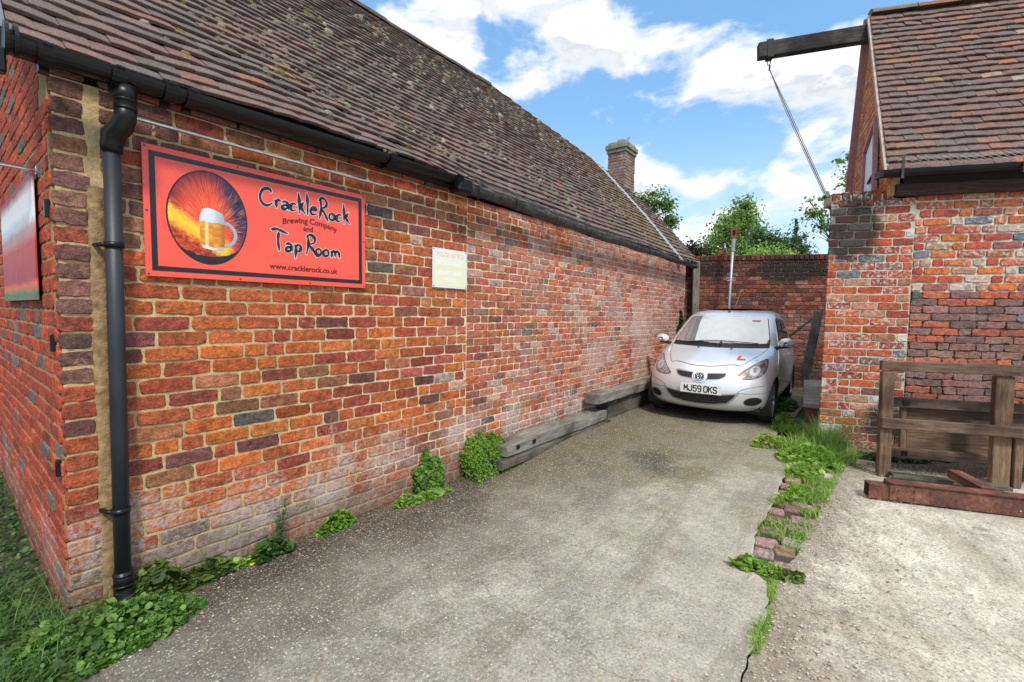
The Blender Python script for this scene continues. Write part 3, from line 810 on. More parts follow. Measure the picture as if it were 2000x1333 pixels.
# chimney
M_bch = brick_mat('brick_chimney', effl=.4, effl_lo=-5, effl_hi=9, grime_z=-2)
M_mch = simple('mortar_chimney', (.30, .25, .19), .95, noise=.3, nscale=40, bump=1)
M_conc = simple('grey_concrete', (.27, .26, .23), .9, noise=.35, nscale=14, bump=.8, bscale=50)
M_lich = simple('lichened_stone', (.22, .20, .15), .95, noise=.5, nscale=9, bump=.9, bscale=30)
CH0, CH1, CY0, CY1, CZ = 10.8, 11.42, 2.36, 2.84, 5.62
b = MB(); b.box(((CH0 + CH1) / 2, (CY0 + CY1) / 2, CZ / 2), (CH1 - CH0 - .02, CY1 - CY0 - .02, CZ)); chim = b.build('chimney', M_mch, LB)
PAL_CH = [((.20, .11, .08), 4), ((.26, .13, .09), 3), ((.15, .09, .07), 2), ((.30, .22, .17), 1)]
for (oo, U_, N_, Lw) in [((CH0, CY0, 3), (0, 1, 0), (-1, 0, 0), CY1 - CY0), ((CH0, CY0, 3), (1, 0, 0), (0, -1, 0), CH1 - CH0)]:
    rc = [(max(r[0], .0), min(r[1], Lw), r[2], r[3]) for r in bond(Lw, CZ - 3 - .02, .075, ph=.5) if min(r[1], Lw) - max(r[0], 0) > .03]
    bricks_mesh('chimney_face', rc, [pick(PAL_CH) for _ in rc], oo, U_, (0, 0, 1), N_, M_bch, chim, rough=.003)
b = MB(); cx, cy = (CH0 + CH1) / 2, (CY0 + CY1) / 2
b.box((cx, cy, CZ + .05), (CH1 - CH0 + .06, CY1 - CY0 + .06, .10), bev=.01); b.box((cx, cy, CZ + .15), (CH1 - CH0 + .12, CY1 - CY0 + .12, .12), bev=.015)
b.build('chimney_cap', M_lich, chim)
b = MB(); b.box((cx, cy, CZ + .25), (CH1 - CH0 + .02, CY1 - CY0 + .02, .07), bev=.03); b.box((cx + .02, cy - .04, CZ + .33), (.34, .22, .12), bev=.02); b.bar((cx + .1, cy - .08, CZ + .36), (cx + .16, cy - .12, CZ + .5), .06, .03)
b.build('chimney_flaunching', M_conc, chim)
b = MB(); b.prism([(CY0 - .02, 3.2), (CY1 + .02, 3.2), (CY1 + .02, 4.62), (CY1 - .14, 4.62), (CY0 - .02, 4.18)], CH0 - .028, CH0 - .012, axis='x'); b.prism([(CH0 - .02, 3.2), (CH1, 3.2), (CH1, 4.0), (CH0 - .02, 4.18)], CY0 - .030, CY0 - .014, axis='y')
b.build('lead_flashing', M_lead, chim)
# lower wing behind the hip end
b = MB(); b.box((10.3, 3.2, 1.2), (2.6, 3.2, 2.4)); b.build('rear_wing', M_bch, LB)
# ------------------------------------------------------------------ RIGHT: pier, building, back wall
M_br = brick_mat('brick_pier', effl=.0, effl_lo=.1, effl_hi=2.5, grime_z=.35, grime=.6, spots=.9, black=[(.20, 2.34, .30, .40), (.62, .38, .26, .24)])
M_mr = mortar_mat('mortar_pier', (.56, .51, .40), (.56, .51, .40), grime_z=.35, black=[(.20, 2.34, .30, .40), (.62, .38, .26, .24)])
PIER = empty('brick_pier', FR.o, FR.rz, 'tall brick pier with a black stain at its top, between the drive and the yard', 'brick pier')
PW, PH = .735, 2.60
rects = bond(PW, PH, .0795, ph=.45, joint=.012, v0=.02)
rr = []; cc = []
for (a, b_, c_, d_, row) in rects:
    a = max(a, .003); b_ = min(b_, PW - .006)
    if b_ - a < .035: continue
    rr.append((a, b_, c_, d_)); cc.append(pick(PAL_RIGHT) if c_ > .45 else pick(PAL_RIGHT) * .75)
bricks_mesh('front_face', rr, cc, (0, 0, 0), (1, 0, 0), (0, 0, 1), (0, -1, 0), M_br, PIER, rough=.0024)
# side face runs back along the drive (az 38)
sd_ang = R_(105 - 38); SX = np.array((math.cos(sd_ang), math.sin(sd_ang), 0)); SN = np.array((-SX[1], SX[0], 0))
rects = bond(1.9, PH, .0795, ph=.45, joint=.012, v0=.02)
rr = [(max(a, .02), min(b_, 1.9), c_, d_) for (a, b_, c_, d_, row) in rects if min(b_, 1.9) - max(a, .02) > .035]
bricks_mesh('side_face', rr, [pick(PAL_RIGHT) for _ in rr], (0, 0, 0), SX, (0, 0, 1), SN, M_br, PIER, rough=.0024)
b = MB(); 
pl = [(0.006, 0.004), (PW, .004), (PW, .25), tuple((SX * 1.9)[:2] + np.array((.25, 0))), tuple((SX * 1.9)[:2] - SN[:2] * .004)]
b.prism([(p[0], p[1] - .0012) for p in pl], 0, PH + .01, axis='z'); b.build('mortar', M_mr, PIER)
b = MB(); PALS = [((.20, .05, .035), 4), ((.28, .07, .04), 3), ((.13, .05, .04), 2), ((.34, .12, .06), 1)]
C_ = []
x = .004
top = MB()
while x < .54:
    w = .078 + rng.normal(0, .002); c = np.append(pick(PALS), rng.random())
    top.box((x + w / 2, .105, PH + .058 + rng.normal(0, .003) + .02 * x), (w - .003, .222, .108), ry=rng.normal(0, .02), bev=.007, col=c); x += w + .011
for i in range(16):
    p = SX * (.28 + i * .1); c = np.append(pick(PALS), rng.random())
    top.box((p[0] + .10, p[1] + .02, PH + .058), (.078, .222, .108), rz=sd_ang, bev=.007, col=c)
top.build('coping', M_br, PIER)
MB().box((.27, .105, PH + .045), (.53, .205, .085)).build('coping_mortar', M_mr, PIER)

# building behind the pier
RB = empty('brick_building', FR.o, FR.rz, 'steep roofed red brick building behind the pier at the right with a hoist beam', 'building')
FX = .745
def brr(name, x0, x1, z0, z1, pal, rough, course, material, depthy=0.0, joint=.011, warp=None):
    rects = bond(x1 - x0, z1 - z0, course, ph=.4, joint=joint)
    rr = [(max(a, .0), min(b_, x1 - x0), c_, min(d_, z1 - z0)) for (a, b_, c_, d_, row) in rects if min(b_, x1 - x0) - max(a, 0) > .03 and d_ <= z1 - z0 + .01]
    cc = [pick(pal) for _ in rr]
    return bricks_mesh(name, rr, cc, (x0, depthy, z0), (1, 0, 0), (0, 0, 1), (0, -1, 0), material, RB, rough=rough, warp=warp)
M_bu = brick_mat('brick_upper_facade', effl=.0, effl_lo=1.4, effl_hi=3.2, grime_z=-1, spots=.75)
M_bo = brick_mat('brick_old_facade', effl=.12, effl_lo=.2, effl_hi=2, grime_z=.5, grime=.9, black=[(1.1, .15, .7, .26)])
PAL_UP = [((.50, .14, .05), 5), ((.40, .085, .05), 3), ((.46, .24, .15), 2), ((.50, .42, .32), 1.6), ((.17, .17, .21), .9), ((.33, .11, .09), 2)]
brr('upper_wall', FX, 4.4, 1.72, 2.70, PAL_UP, .003, .0795, M_bu, .012, joint=.016)
brr('lower_wall', FX, 4.4, -.02, 1.72, PAL_OLD, .0045, .0725, M_bo, .010, joint=.009, warp=lambda u, v: .02 * (vnoise(np.stack([u, v, u * 0], -1), 4, 8) - .5))
b = MB(); b.box(((FX + 4.4) / 2, .12, 2.22), (4.4 - FX, .2, 1.02)); M_mu = simple('mortar_grey', (.60, .54, .43), .95, noise=.3, nscale=40, bump=1, bscale=120)
b.build('upper_mortar', M_mu, RB)
b = MB(); b.box(((FX + 4.4) / 2, .13, .86), (4.4 - FX, .2, 1.76)); M_mo = simple('mortar_dark', (.25, .20, .15), .95, noise=.6, nscale=12, bump=1, bscale=120)
b.build('lower_mortar', M_mo, RB)
# gable
ga = R_(13); GX = np.array((math.sin(ga), math.cos(ga), 0)); GO = np.array((.452, -.10, 0)); GN = np.array((-GX[1], GX[0], 0))
EZ, RZ, RS = 2.86, 5.13, 1.45
gsl = (RZ - EZ) / RS
def rake(s): return EZ + gsl * s if s < RS else RZ - (s - RS) * 2.8
rects = bond(2.3, 2.7, .075, ph=.6)
PAL_RG = [((.60, .22, .09), 4), ((.52, .16, .08), 4), ((.62, .28, .13), 3)]
M_brg = brick_mat('brick_right_gable', grime_z=-3)
rr = []; cc = []
for (a, b_, c_, d_, row) in rects:
    a = max(a, .1); b_ = min(b_, 2.24); z1 = d_ + 2.55
    if b_ - a < .03 or z1 > min(rake(a), rake(b_)) - .02: continue
    if a > 2.0: continue
    rr.append((a, b_, c_, d_)); cc.append(pick(PAL_RG))
bricks_mesh('gable_wall', rr, cc, GO + np.array((0, 0, 2.55)), GX, (0, 0, 1), GN, M_brg, RB, rough=.002)
def gp(s, z, d=0.0): return GO + GX * s + GN * d + np.array((0, 0, z))
b = MB(); pol = [(0.1, 2.66), (2.25, 2.66), (2.25, 2.9), (RS, RZ - .03), (0.1, EZ + .1)]
V = [gp(s, z, -.002) for s, z in pol] + [gp(s, z, -.1) for s, z in pol]
b.add(V, [(0, 1, 2, 3, 4), (9, 8, 7, 6, 5)] + [(i, 5 + i, 5 + (i + 1) % 5, (i + 1) % 5) for i in range(5)]); M_mrg = simple('mortar_pale_orange', (.46, .30, .17), .95, noise=.2, nscale=30, bump=1)
b.build('gable_mortar', M_mrg, RB)
M_pink = simple('faded_pink_paint', (.42, .22, .22), .7, noise=.2, nscale=20)
M_verge2 = simple('weathered_verge', (.42, .33, .25), .8, noise=.3, nscale=12)
b = MB(); b.bar(gp(-.02, EZ - .02, .03), gp(RS, RZ - .0, .03), .05, .035, up=GN); b.build('verge_board', M_verge2, RB)
b = MB(); b.bar(gp(RS, RZ - .02, .03), gp(2.28, rake(2.28), .03), .05, .09, up=GN); b.build('verge_board', M_pink, RB)
rr = [(.0, .102, i * .075 + .004, i * .075 + .070) for i in range(4)]
bricks_mesh('gable_corner', rr, [pick(PAL_RG) for _ in rr], gp(.1, 2.655, -.0) + np.array((.0, -.006, 0)), (1, 0, 0), (0, 0, 1), (0, -1, 0), M_brg, RB, rough=.002)
# loading door in the gable
M_wht = simple('white_gloss_paint', (.75, .74, .72), .4, noise=.08, nscale=12)
dr = MB()
V = [gp(s, z, d) for d in (.01, .035) for s, z in ((.50, 2.85), (1.05, 2.85), (1.05, 3.35), (.62, 3.52))]
dr.add(V, [(0, 1, 2, 3), (7, 6, 5, 4), (0, 4, 5, 1), (1, 5, 6, 2), (2, 6, 7, 3), (3, 7, 4, 0)]); DOOR = dr.build('loading_door', M_wht, RB)
fr = MB(); ps = [gp(.46, 2.8, .04), gp(.58, 3.6, .04), gp(1.10, 3.40, .04), gp(1.10, 2.8, .04)]
for i in range(3): fr.bar(ps[i], ps[i + 1], .05, .04, up=GN)
fr.build('door_frame', M_pink, DOOR)
hd = MB(); hd.bar(gp(.55, 2.98, .05), gp(.75, 2.95, .05), .02, .02, up=GN); hd.build('door_strap', M_oldgut, DOOR)

# roof: plane through the eave line (x axis) and the skewed ridge
e0 = np.array((.452, -.10, EZ)); rdg = gp(RS, RZ, 0)
sl = rdg - e0; slen = np.linalg.norm(sl); sdir = sl / slen
Xd = np.array((1., 0, 0)); nrm = np.cross(Xd, sdir); nrm /= np.linalg.norm(nrm); perp = np.cross(nrm, Xd); Lp = sl @ perp; shx = sl @ Xd
def roofR(x, s, d):
    x = np.asarray(x)[..., None]; s_ = np.asarray(s)[..., None]; d_ = np.asarray(d)[..., None]
    sg = -.02 * np.sin(x * .8) * s_ / Lp
    return e0 + Xd * (x + shx * s_ / Lp - .03) + perp * s_ + nrm * (d_ + sg)
M_tr = tile_mat('clay_tiles_right', lichen=.25, white=.75)
def palR(x, s, c):
    f = float(smst(x, .5, 1.4)) * (.5 + .5 * float(smst(s, 2.4, .6)))
    if rng.random() < f * .30: c[:3] = pick([((.44, .16, .08), 3), ((.34, .13, .08), 3), ((.42, .30, .22), 1.3)])
    return c
tiles('roof', roofR, (0, 4.0), .0, Lp, .097, .166, PAL_TILE_R, M_tr, RB, palfn=palR, lift=.046)
b = MB(); b.add([tuple(roofR(x, s, -.014)) for x, s in ((0, -.02), (4, -.02), (4, Lp), (0, Lp))], [(0, 1, 2, 3)])
fe = gp(2.28, rake(2.28)); b.add([tuple(rdg), tuple(rdg + Xd * 4), tuple(fe + Xd * 4), tuple(fe)], [(0, 1, 2, 3)]); b.build('roof_deck', M_deck, RB)
for i in range(10):
    p = rdg + Xd * (-.02 + i * .46); rd = MB(); n = 8; V = []
    for xx in (0, .45):
        for k in range(n + 1):
            q = math.pi * k / n; V.append(p + np.array((xx, .09 * math.cos(q), .075 * math.sin(q) + .0)))
    rd.add(V, [(k, k + 1, n + 2 + k, n + 1 + k) for k in range(n)] + [list(range(n + 1)), list(range(n + 1, 2 * n + 2))[::-1]], col=np.array((*( (.32, .14, .08) if i in (1, 2, 4) else (.22, .17, .12)), .4)))
    rd.build('ridge_tile', M_tr, RB)
# fascia and gutter
def wood(name, ca, cb, rough=.8, axis='x', scale=1.0, dark=0.0, sel=(.35, .6)):
    m, t, bs = mat(name); tc = t.new('ShaderNodeTexCoord').outputs['Object']; x, y, z = t.sep(tc)
    sc = {'x': (1.2, 14, 14), 'y': (14, 1.2, 14), 'z': (14, 14, 1.2)}[axis]
    st = t.vmath('MULTIPLY', tc, tuple(v * scale for v in sc))
    n1 = t.noise(st, 4, 6, .65, .4); n2 = t.noise(tc, 2.2, 4, .6); n3 = t.noise(st, 18, 3, .6)
    c = t.mix(t.ss(n2, *sel), ca, cb); c = t.vmath('SCALE', c, scale=t.lin(n1, .3, .7, .5, 1.4)); c = t.vmath('SCALE', c, scale=t.lin(n3, .3, .7, .8, 1.2))
    t.put(bs.inputs['Base Color'], c); bs.inputs['Roughness'].default_value = rough; bs.inputs['Specular IOR Level'].default_value = .25
    t.put(bs.inputs['Normal'], t.bump(t.math('ADD', n1, t.math('MULTIPLY', n3, .5)), .7, .005)); return m
M_fascia = wood('dark_fascia_wood', (.06, .03, .02), (.22, .19, .16), sel=(.55, .75))
b = MB(); b.box(((.537 + 4.4) / 2, -.025, 2.705), (4.4 - .537, .05, .115), bev=.004); b.build('fascia_board', M_fascia, RB)
b = MB(); b.box(((.6 + 4.4) / 2, -.01, 2.80), (3.8, .03, .10)); b.build('soffit_board', simple('tarred_board', (.02, .016, .014), .7), RB)
g = MB(); half_gutter(g, (.335, -.155, 2.86), (4.4, -.155, 2.875), .062); g.box((.34, -.155, 2.83), (.02, .122, .064)); GR = g.build('gutter', M_black, RB)
for x in (.50, 1.42, 2.4):
    b = MB(); b.box((x, -.222, 2.88), (.022, .006, .22)); b.box((x, -.21, 2.79), (.022, .03, .006)); b.build('gutter_bracket', M_oldgut, GR)
# wire mesh guard along the eave
b = MB()
for i in range(34):
    x = .47 + i * .06
    b.tube([(x, -.225, 2.885), (x + .06, -.185, 2.935)], .0013, 3, cap=False); b.tube([(x + .06, -.225, 2.885), (x, -.185, 2.935)], .0013, 3, cap=False)
    b.tube([(x, -.185, 2.935), (x + .06, -.15, 2.99)], .0013, 3, cap=False); b.tube([(x + .06, -.185, 2.935), (x, -.15, 2.99)], .0013, 3, cap=False)
b.tube([(.47, -.15, 2.99), (2.5, -.15, 2.99)], .002, 4); b.build('wire_guard', M_wire, GR)
# hoist beam out of the gable
M_beam = wood('tarred_oak', (.022, .020, .018), (.075, .065, .055), sel=(.45, .7))
yb = float(rdg[1]) ; hb = MB(); zt = 5.06
hb.bar((-.47, yb, 4.868), (1.1, yb, 4.94), .11, .19, bev=.008); HB = hb.build('hoist_beam', M_beam, RB)
hb = MB(); hb.box((-.335, yb, 4.872), (.075, .125, .225), bev=.004, ry=-.05); hb.build('beam_strap', simple('rusty_strap', (.018, .016, .015), .7), HB)
# rear of building so it closes
b = MB(); b.box((2.6, 2.2, 1.4), (3.6, .1, 2.8)); b.build('rear_wall', M_dark, RB)
b = MB(); b.box((4.35, 1.1, 2.2), (.1, 2.2, 4.4)); b.build('end_wall', M_dark, RB)

# cables and hook
cb = empty('hoist_cable', tuple(FR.w(-.335, yb, 4.75)), FR.rz, 'thin hoist cables with a hook hanging slanting from the tarred beam to the pier top', 'cable')
M_rope = simple('weathered_cable', (.10, .075, .07), .7)
end = np.array((-.04 + .335, .05 - yb, 2.72 - 4.75))
hk = MB(); ring = [(.018 * math.cos(a), 0, -.035 + .03 * math.sin(a)) for a in np.linspace(0, 2 * math.pi, 14)[:-1]]
hk.tube([(0, 0, .03), (0, 0, -.01)], .012, 8); hk.tube(ring, .006, 6, closed=True); hk.box((.012, 0, -.10), (.02, .02, .07), bev=.004); hk.build('hook', M_oldgut, cb)
for k, (w, dd) in enumerate([(.006, (0, 0, 0)), (.0035, (.035, .03, 0)), (.0035, (-.03, -.02, 0))]):
    st_ = np.array((.012, 0, -.12)); pts = []
    for f in np.linspace(0, 1, 16):
        pts.append(st_ + (end - st_) * f + np.array(dd) * min(1, f * 3) * (1 - f * .3) + np.array((0, 0, -.012)) * math.sin(math.pi * f) )
    c = MB(); c.tube(pts, w, 5); c.build('wire', M_rope, cb, smooth=True)

# ---- back wall
BW = empty('brick_wall', FB.o, FB.rz, 'dark red brick wall closing the end of the drive behind the car', 'wall')
M_bb = brick_mat('brick_back_wall', effl=.25, effl_lo=.0, effl_hi=1.6, grime_z=.6, grime=.7, spots=.25, black=[(2.0, 2.35, .7, .28), (.6, 2.35, .4, .15)])
rects = bond(3.6, 2.53, .0795, sl=.225, ph=.3, joint=.010)
rr = [(a - .6, b_ - .6, c_, d_) for (a, b_, c_, d_, row) in rects]
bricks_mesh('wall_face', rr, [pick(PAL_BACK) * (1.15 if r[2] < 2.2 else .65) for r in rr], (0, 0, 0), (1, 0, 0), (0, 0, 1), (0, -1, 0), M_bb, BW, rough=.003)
b = MB(); b.box((1.2, .125, 1.28), (3.7, .24, 2.5)); b.build('mortar', simple('mortar_brown', (.15, .105, .075), .95, noise=.3, nscale=30, bump=1), BW)
cp = MB(); x = .34
while x < 3.0:
    cp.box((x, .10, 2.585), (.072, .24, .10), ry=rng.normal(0, .03), bev=.008, col=np.append(pick([((.12, .035, .028), 3), ((.17, .05, .035), 2), ((.07, .03, .028), 2)]), rng.random())); x += .083
cp.build('coping', M_bb, BW)
# ------------------------------------------------------------------ GROUND
YB = [-7, 1.73, 2.15, 2.40, 2.55, 2.89, 3.95, 4.55, 5.15, 5.65, 9.0]
XB1 = [-3.5, .92, 1.26, 1.42, 1.36, 1.60, 2.45, 2.76, 3.02, 3.50, 6.0]      # right edge of the drive slab
XB2 = [-3.492, .928, 1.268, 1.43, 1.58, 1.93, 2.90, 3.3, 3.6, 3.95, 6.2]       # left edge of the yard slab
b1 = lambda y: np.interp(y, YB, XB1); b2 = lambda y: np.interp(y, YB, XB2)
def conc_mat(name, base, dark, pebbles=.5, kind='drive'):
    m, t, bs = mat(name); tc = t.new('ShaderNodeTexCoord').outputs['Object']; x, y, z = t.sep(tc)
    pos = t.new('ShaderNodeNewGeometry').outputs['Position']; px, py, pz = t.sep(pos)
    n1 = t.noise(tc, 1.1, 6, .6); n2 = t.noise(tc, 9, 6, .65); n3 = t.noise(tc, 70, 5, .7); n4 = t.noise(tc, .45, 3, .5)
    c = t.vmath('SCALE', base, scale=t.lin(n2, .3, .7, .78, 1.2)); c = t.vmath('SCALE', c, scale=t.lin(n3, .34, .66, .60, 1.36)); c = t.vmath('SCALE', c, scale=t.lin(t.noise(tc, 2.6, 6, .68), .34, .66, .74, 1.20))
    if kind == 'drive':
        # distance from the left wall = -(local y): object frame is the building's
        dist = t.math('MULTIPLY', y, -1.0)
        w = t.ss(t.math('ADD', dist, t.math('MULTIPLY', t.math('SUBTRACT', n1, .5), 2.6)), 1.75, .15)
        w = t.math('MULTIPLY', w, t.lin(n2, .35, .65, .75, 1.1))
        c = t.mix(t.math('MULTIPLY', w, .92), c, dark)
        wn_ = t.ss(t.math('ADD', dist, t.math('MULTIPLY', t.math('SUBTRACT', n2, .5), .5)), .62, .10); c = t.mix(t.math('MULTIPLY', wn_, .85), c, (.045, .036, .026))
        w2 = t.ss(t.math('ADD', t.math('ADD', x, t.math('MULTIPLY', n1, 3.0)), t.math('MULTIPLY', dist, -.3)), 3.8, 5.4)
        c = t.mix(t.math('MULTIPLY', w2, .72), c, (.135, .115, .065))
        mo = t.math('MULTIPLY', t.ss(t.noise(tc, 2.3, 5, .65), .48, .62), t.ss(x, 1.6, 4.2)); c = t.mix(t.math('MULTIPLY', mo, .75), c, (.11, .105, .032))
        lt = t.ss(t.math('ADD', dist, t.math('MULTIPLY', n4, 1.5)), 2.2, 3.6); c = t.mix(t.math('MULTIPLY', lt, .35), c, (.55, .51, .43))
        tk = t.math('MULTIPLY', t.ss(t.noise(t.vmath('MULTIPLY', tc, (.35, 2.2, 1)), 2.2, 5, .65), .50, .64), t.ss(x, -.5, 1.0)); c = t.mix(t.math('MULTIPLY', tk, .45), c, (.14, .115, .085))
        # stain patch where oil dripped
        u = t.math('DIVIDE', t.math('SUBTRACT', px, 1.28), .28); v = t.math('DIVIDE', t.math('SUBTRACT', py, 4.15), .50)
        r = t.math('ADD', t.math('ADD', t.math('MULTIPLY', u, u), t.math('MULTIPLY', v, v)), t.math('MULTIPLY', t.noise(tc, 5, 5, .7), 2.2))
        c = t.mix(t.math('MULTIPLY', t.ss(r, 2.0, 1.0), .9), c, (.06, .055, .045))
    else:
        br = t.noise(t.vmath('MULTIPLY', tc, (1.4, .6, 1)), 1.5, 6, .68); c = t.mix(t.math('MULTIPLY', t.ss(br, .44, .64), .5), c, (.27, .215, .155))
        bl = t.noise(t.vmath('ADD', tc, (7.3, 1.1, 0)), .9, 6, .7); c = t.mix(t.math('MULTIPLY', t.ss(bl, .54, .68), .8), c, dark)
        yl = t.noise(t.vmath('ADD', tc, (2.3, 9.1, 0)), .7, 4, .6); c = t.mix(t.math('MULTIPLY', t.ss(yl, .48, .7), .35), c, (.36, .29, .17))
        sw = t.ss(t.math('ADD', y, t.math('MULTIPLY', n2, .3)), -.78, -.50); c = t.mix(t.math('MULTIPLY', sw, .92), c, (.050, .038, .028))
        # worn, stony strip along the joint with the drive
        bd = t.attr('edge').outputs['Fac']
        wn = t.ss(t.math('ADD', bd, t.math('MULTIPLY', t.math('SUBTRACT', n2, .5), .5)), .42, .10); c = t.mix(t.math('MULTIPLY', wn, .6), c, (.16, .125, .095))
    cv = t.vmath('ADD', tc, t.vmath('SCALE', t.vmath('SUBTRACT', t.noise(tc, 2.5, 5, .6, out=1), (.5, .5, .5)), scale=.35))
    ck = t.vor(cv, .42, 'DISTANCE_TO_EDGE'); c = t.mix(t.math('MULTIPLY', t.ss(ck, .0030, .0010), .35), c, (.06, .05, .04))
    # exposed pebbles
    for sc, th, amt in ((85, .26, 1.3), (48, .13, .9), (170, .28, 1.0)):
        vn = t.new('ShaderNodeTexVoronoi'); t.put(vn.inputs['Vector'], t.vmath('ADD', tc, t.vmath('SCALE', t.vmath('SUBTRACT', t.noise(tc, sc * .5, 2, out=1), (.5, .5, .5)), scale=.4 / sc))); vn.inputs['Scale'].default_value = sc
        pick_ = t.sep(vn.outputs['Color'])
        keep = t.math('GREATER_THAN', pick_[0], .62)
        mk_ = t.math('MULTIPLY', t.ss(vn.outputs['Distance'], th * 1.9, th), keep)
        pc = t.ramp(pick_[1], [(0, (.55, .50, .42)), (.3, (.40, .27, .16)), (.55, (.62, .58, .52)), (.75, (.22, .15, .10)), (1, (.48, .36, .24))], 'CONSTANT')
        c = t.mix(t.math('MULTIPLY', mk_, pebbles * amt, clamp=True), c, pc)
    t.put(bs.inputs['Base Color'], c); bs.inputs['Specular IOR Level'].default_value = .35
    t.put(bs.inputs['Roughness'], t.lin(n1, .3, .7, .72, .95))
    # tamping ridges
    wv = t.new('ShaderNodeTexWave', wave_type='BANDS', bands_direction='X'); t.put(wv.inputs['Vector'], tc)
    wv.inputs['Scale'].default_value = 3.1; wv.inputs['Distortion'].default_value = 5.0; wv.inputs['Detail'].default_value = 3
    h = t.math('ADD', t.math('ADD', t.math('MULTIPLY', n3, .7), t.math('MULTIPLY', n2, .7)), t.math('MULTIPLY', wv.outputs[0], (.25 if kind == 'drive' else .7)))
    t.put(bs.inputs['Normal'], t.bump(h, .8, .012))
    return m
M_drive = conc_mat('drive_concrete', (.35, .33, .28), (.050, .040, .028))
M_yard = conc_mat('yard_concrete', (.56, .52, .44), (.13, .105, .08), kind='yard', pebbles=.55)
def sheet_obj(name, xl, xr_, ys, nx, material, lift, frame=None, label=None):
    U, Vv = np.meshgrid(np.linspace(0, 1, nx), ys)
    X = xl(Vv) + (xr_(Vv) - xl(Vv)) * U; Y = Vv
    Z = gz(X, Y) + lift + .006 * (vnoise(np.stack([X, Y, X * 0], -1), 1.3, 2) - .5) + .003 * (vnoise(np.stack([X, Y, X * 0], -1), 7, 3) - .5)
    P = np.stack([X, Y, Z], -1).reshape(-1, 3)
    i = (np.arange(len(ys) - 1)[:, None] * nx + np.arange(nx - 1)[None]).ravel(); F = np.stack([i, i + 1, i + nx + 1, i + nx], 1)
    if frame is not None:
        P = np.stack([(P - frame.o) @ frame.X, (P - frame.o) @ frame.Y, P[:, 2] - frame.o[2]], 1)
    o = mk(name, P, F, material, None, True)
    if frame is not None: o.location = frame.o; o.rotation_euler = (0, 0, frame.rz)
    o['kind'] = 'structure'
    return o, X, Y
ys = np.concatenate([np.linspace(-7, 1, 30), np.linspace(1.02, 9.4, 260)])
wig = lambda y: .018 * (vnoise(np.stack([y, y * 0, y * 0], -1), 5, 21) - .5) + .012 * (vnoise(np.stack([y, y * 0, y * 0], -1), 21, 22) - .5)
def left_edge(y):   # meets the wall; weedy verge left of the corner
    wall = -1.975 + (y - 1.986) * math.tan(R_(38)) - .02
    verge = -1.72 + .10 * (y - 1.9) + .03 * np.sin(y * 5)
    return np.where(y < 2.12, np.minimum(verge, -1.66) + .02 * np.sin(y * 23), np.maximum(wall, verge * (y < 2.6) + -99 * (y >= 2.6)))
WG = 2
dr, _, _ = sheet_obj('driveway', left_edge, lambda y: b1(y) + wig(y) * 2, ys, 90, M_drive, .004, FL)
ys2 = np.concatenate([np.linspace(-7, 1, 20), np.linspace(1.02, 5.3, 160)])
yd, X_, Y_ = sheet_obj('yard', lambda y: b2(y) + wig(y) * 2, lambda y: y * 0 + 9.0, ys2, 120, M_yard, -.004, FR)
a = yd.data.attributes.new('edge', 'FLOAT', 'POINT'); a.data.foreach_set('value', (X_ - b2(Y_)).ravel().astype(np.float32))
m, t, bs = mat('soil'); tc = t.new('ShaderNodeTexCoord').outputs['Object']; n = t.noise(tc, 9, 6, .7); n2 = t.noise(tc, 90, 4, .7)
t.put(bs.inputs['Base Color'], t.mix(t.ss(n, .35, .65), t.mix(n2, (.05, .04, .028), (.13, .10, .07)), (.07, .085, .03))); bs.inputs['Roughness'].default_value = 1
t.put(bs.inputs['Normal'], t.bump(t.math('ADD', n, n2), 1, .02)); M_soil = m
b = MB()
ysg = np.concatenate([[-400, -40], np.linspace(-8, 12, 60), [40, 400]]); xsg = np.concatenate([[-400, -40], np.linspace(-10, 12, 30), [40, 400]])
Ug, Vg = np.meshgrid(xsg, ysg); Pg = np.stack([Ug, Vg, gz(Ug, np.clip(Vg, -8, 12)) - .022], -1).reshape(-1, 3)
nu = len(xsg); i = (np.arange(len(ysg) - 1)[:, None] * nu + np.arange(nu - 1)[None]).ravel()
gr = mk('ground', Pg, np.stack([i, i + 1, i + nu + 1, i + nu], 1), M_soil, None, True); gr['kind'] = 'structure'
# pavers laid between the two slabs
M_paver = brick_mat('brick_paver', grime_z=-9, spots=.5)
PALP = [((.24, .16, .13), 3), ((.28, .20, .165), 2), ((.20, .13, .10), 2), ((.40, .36, .32), .6)]
pv = 0
for row, y in enumerate(np.arange(2.60, 3.9, .125)):
    for k in range(3):
        wd = (b2(y) - b1(y)); nx_ = 2 if wd < .36 else 3
        if k >= nx_: continue
        x = b1(y) + (k + .5) * wd / nx_ + rng.normal(0, .006)
        if row > 5 and rng.random() < .35: continue
        P_ = MB(); w_ = wd / nx_ - .022
        P_.box((0, 0, 0), (w_, .105 + rng.normal(0, .005), .05), bev=.012, col=np.append(pick(PALP), rng.random()))
        o = P_.build('paving_brick', M_paver); o.location = (x, y + k * .02 * (1 if row % 2 else -1), float(gz(x, y)) - .022 + rng.normal(0, .002)); o.rotation_euler = (rng.normal(0, .02), rng.normal(0, .02), R_(-38) + R_(38) * .15 + rng.normal(0, .05))
        tag(o, 'worn brick paver set among weeds in the strip between the two concrete slabs', 'paving brick', 'worn brick pavers in the weedy strip'); pv += 1
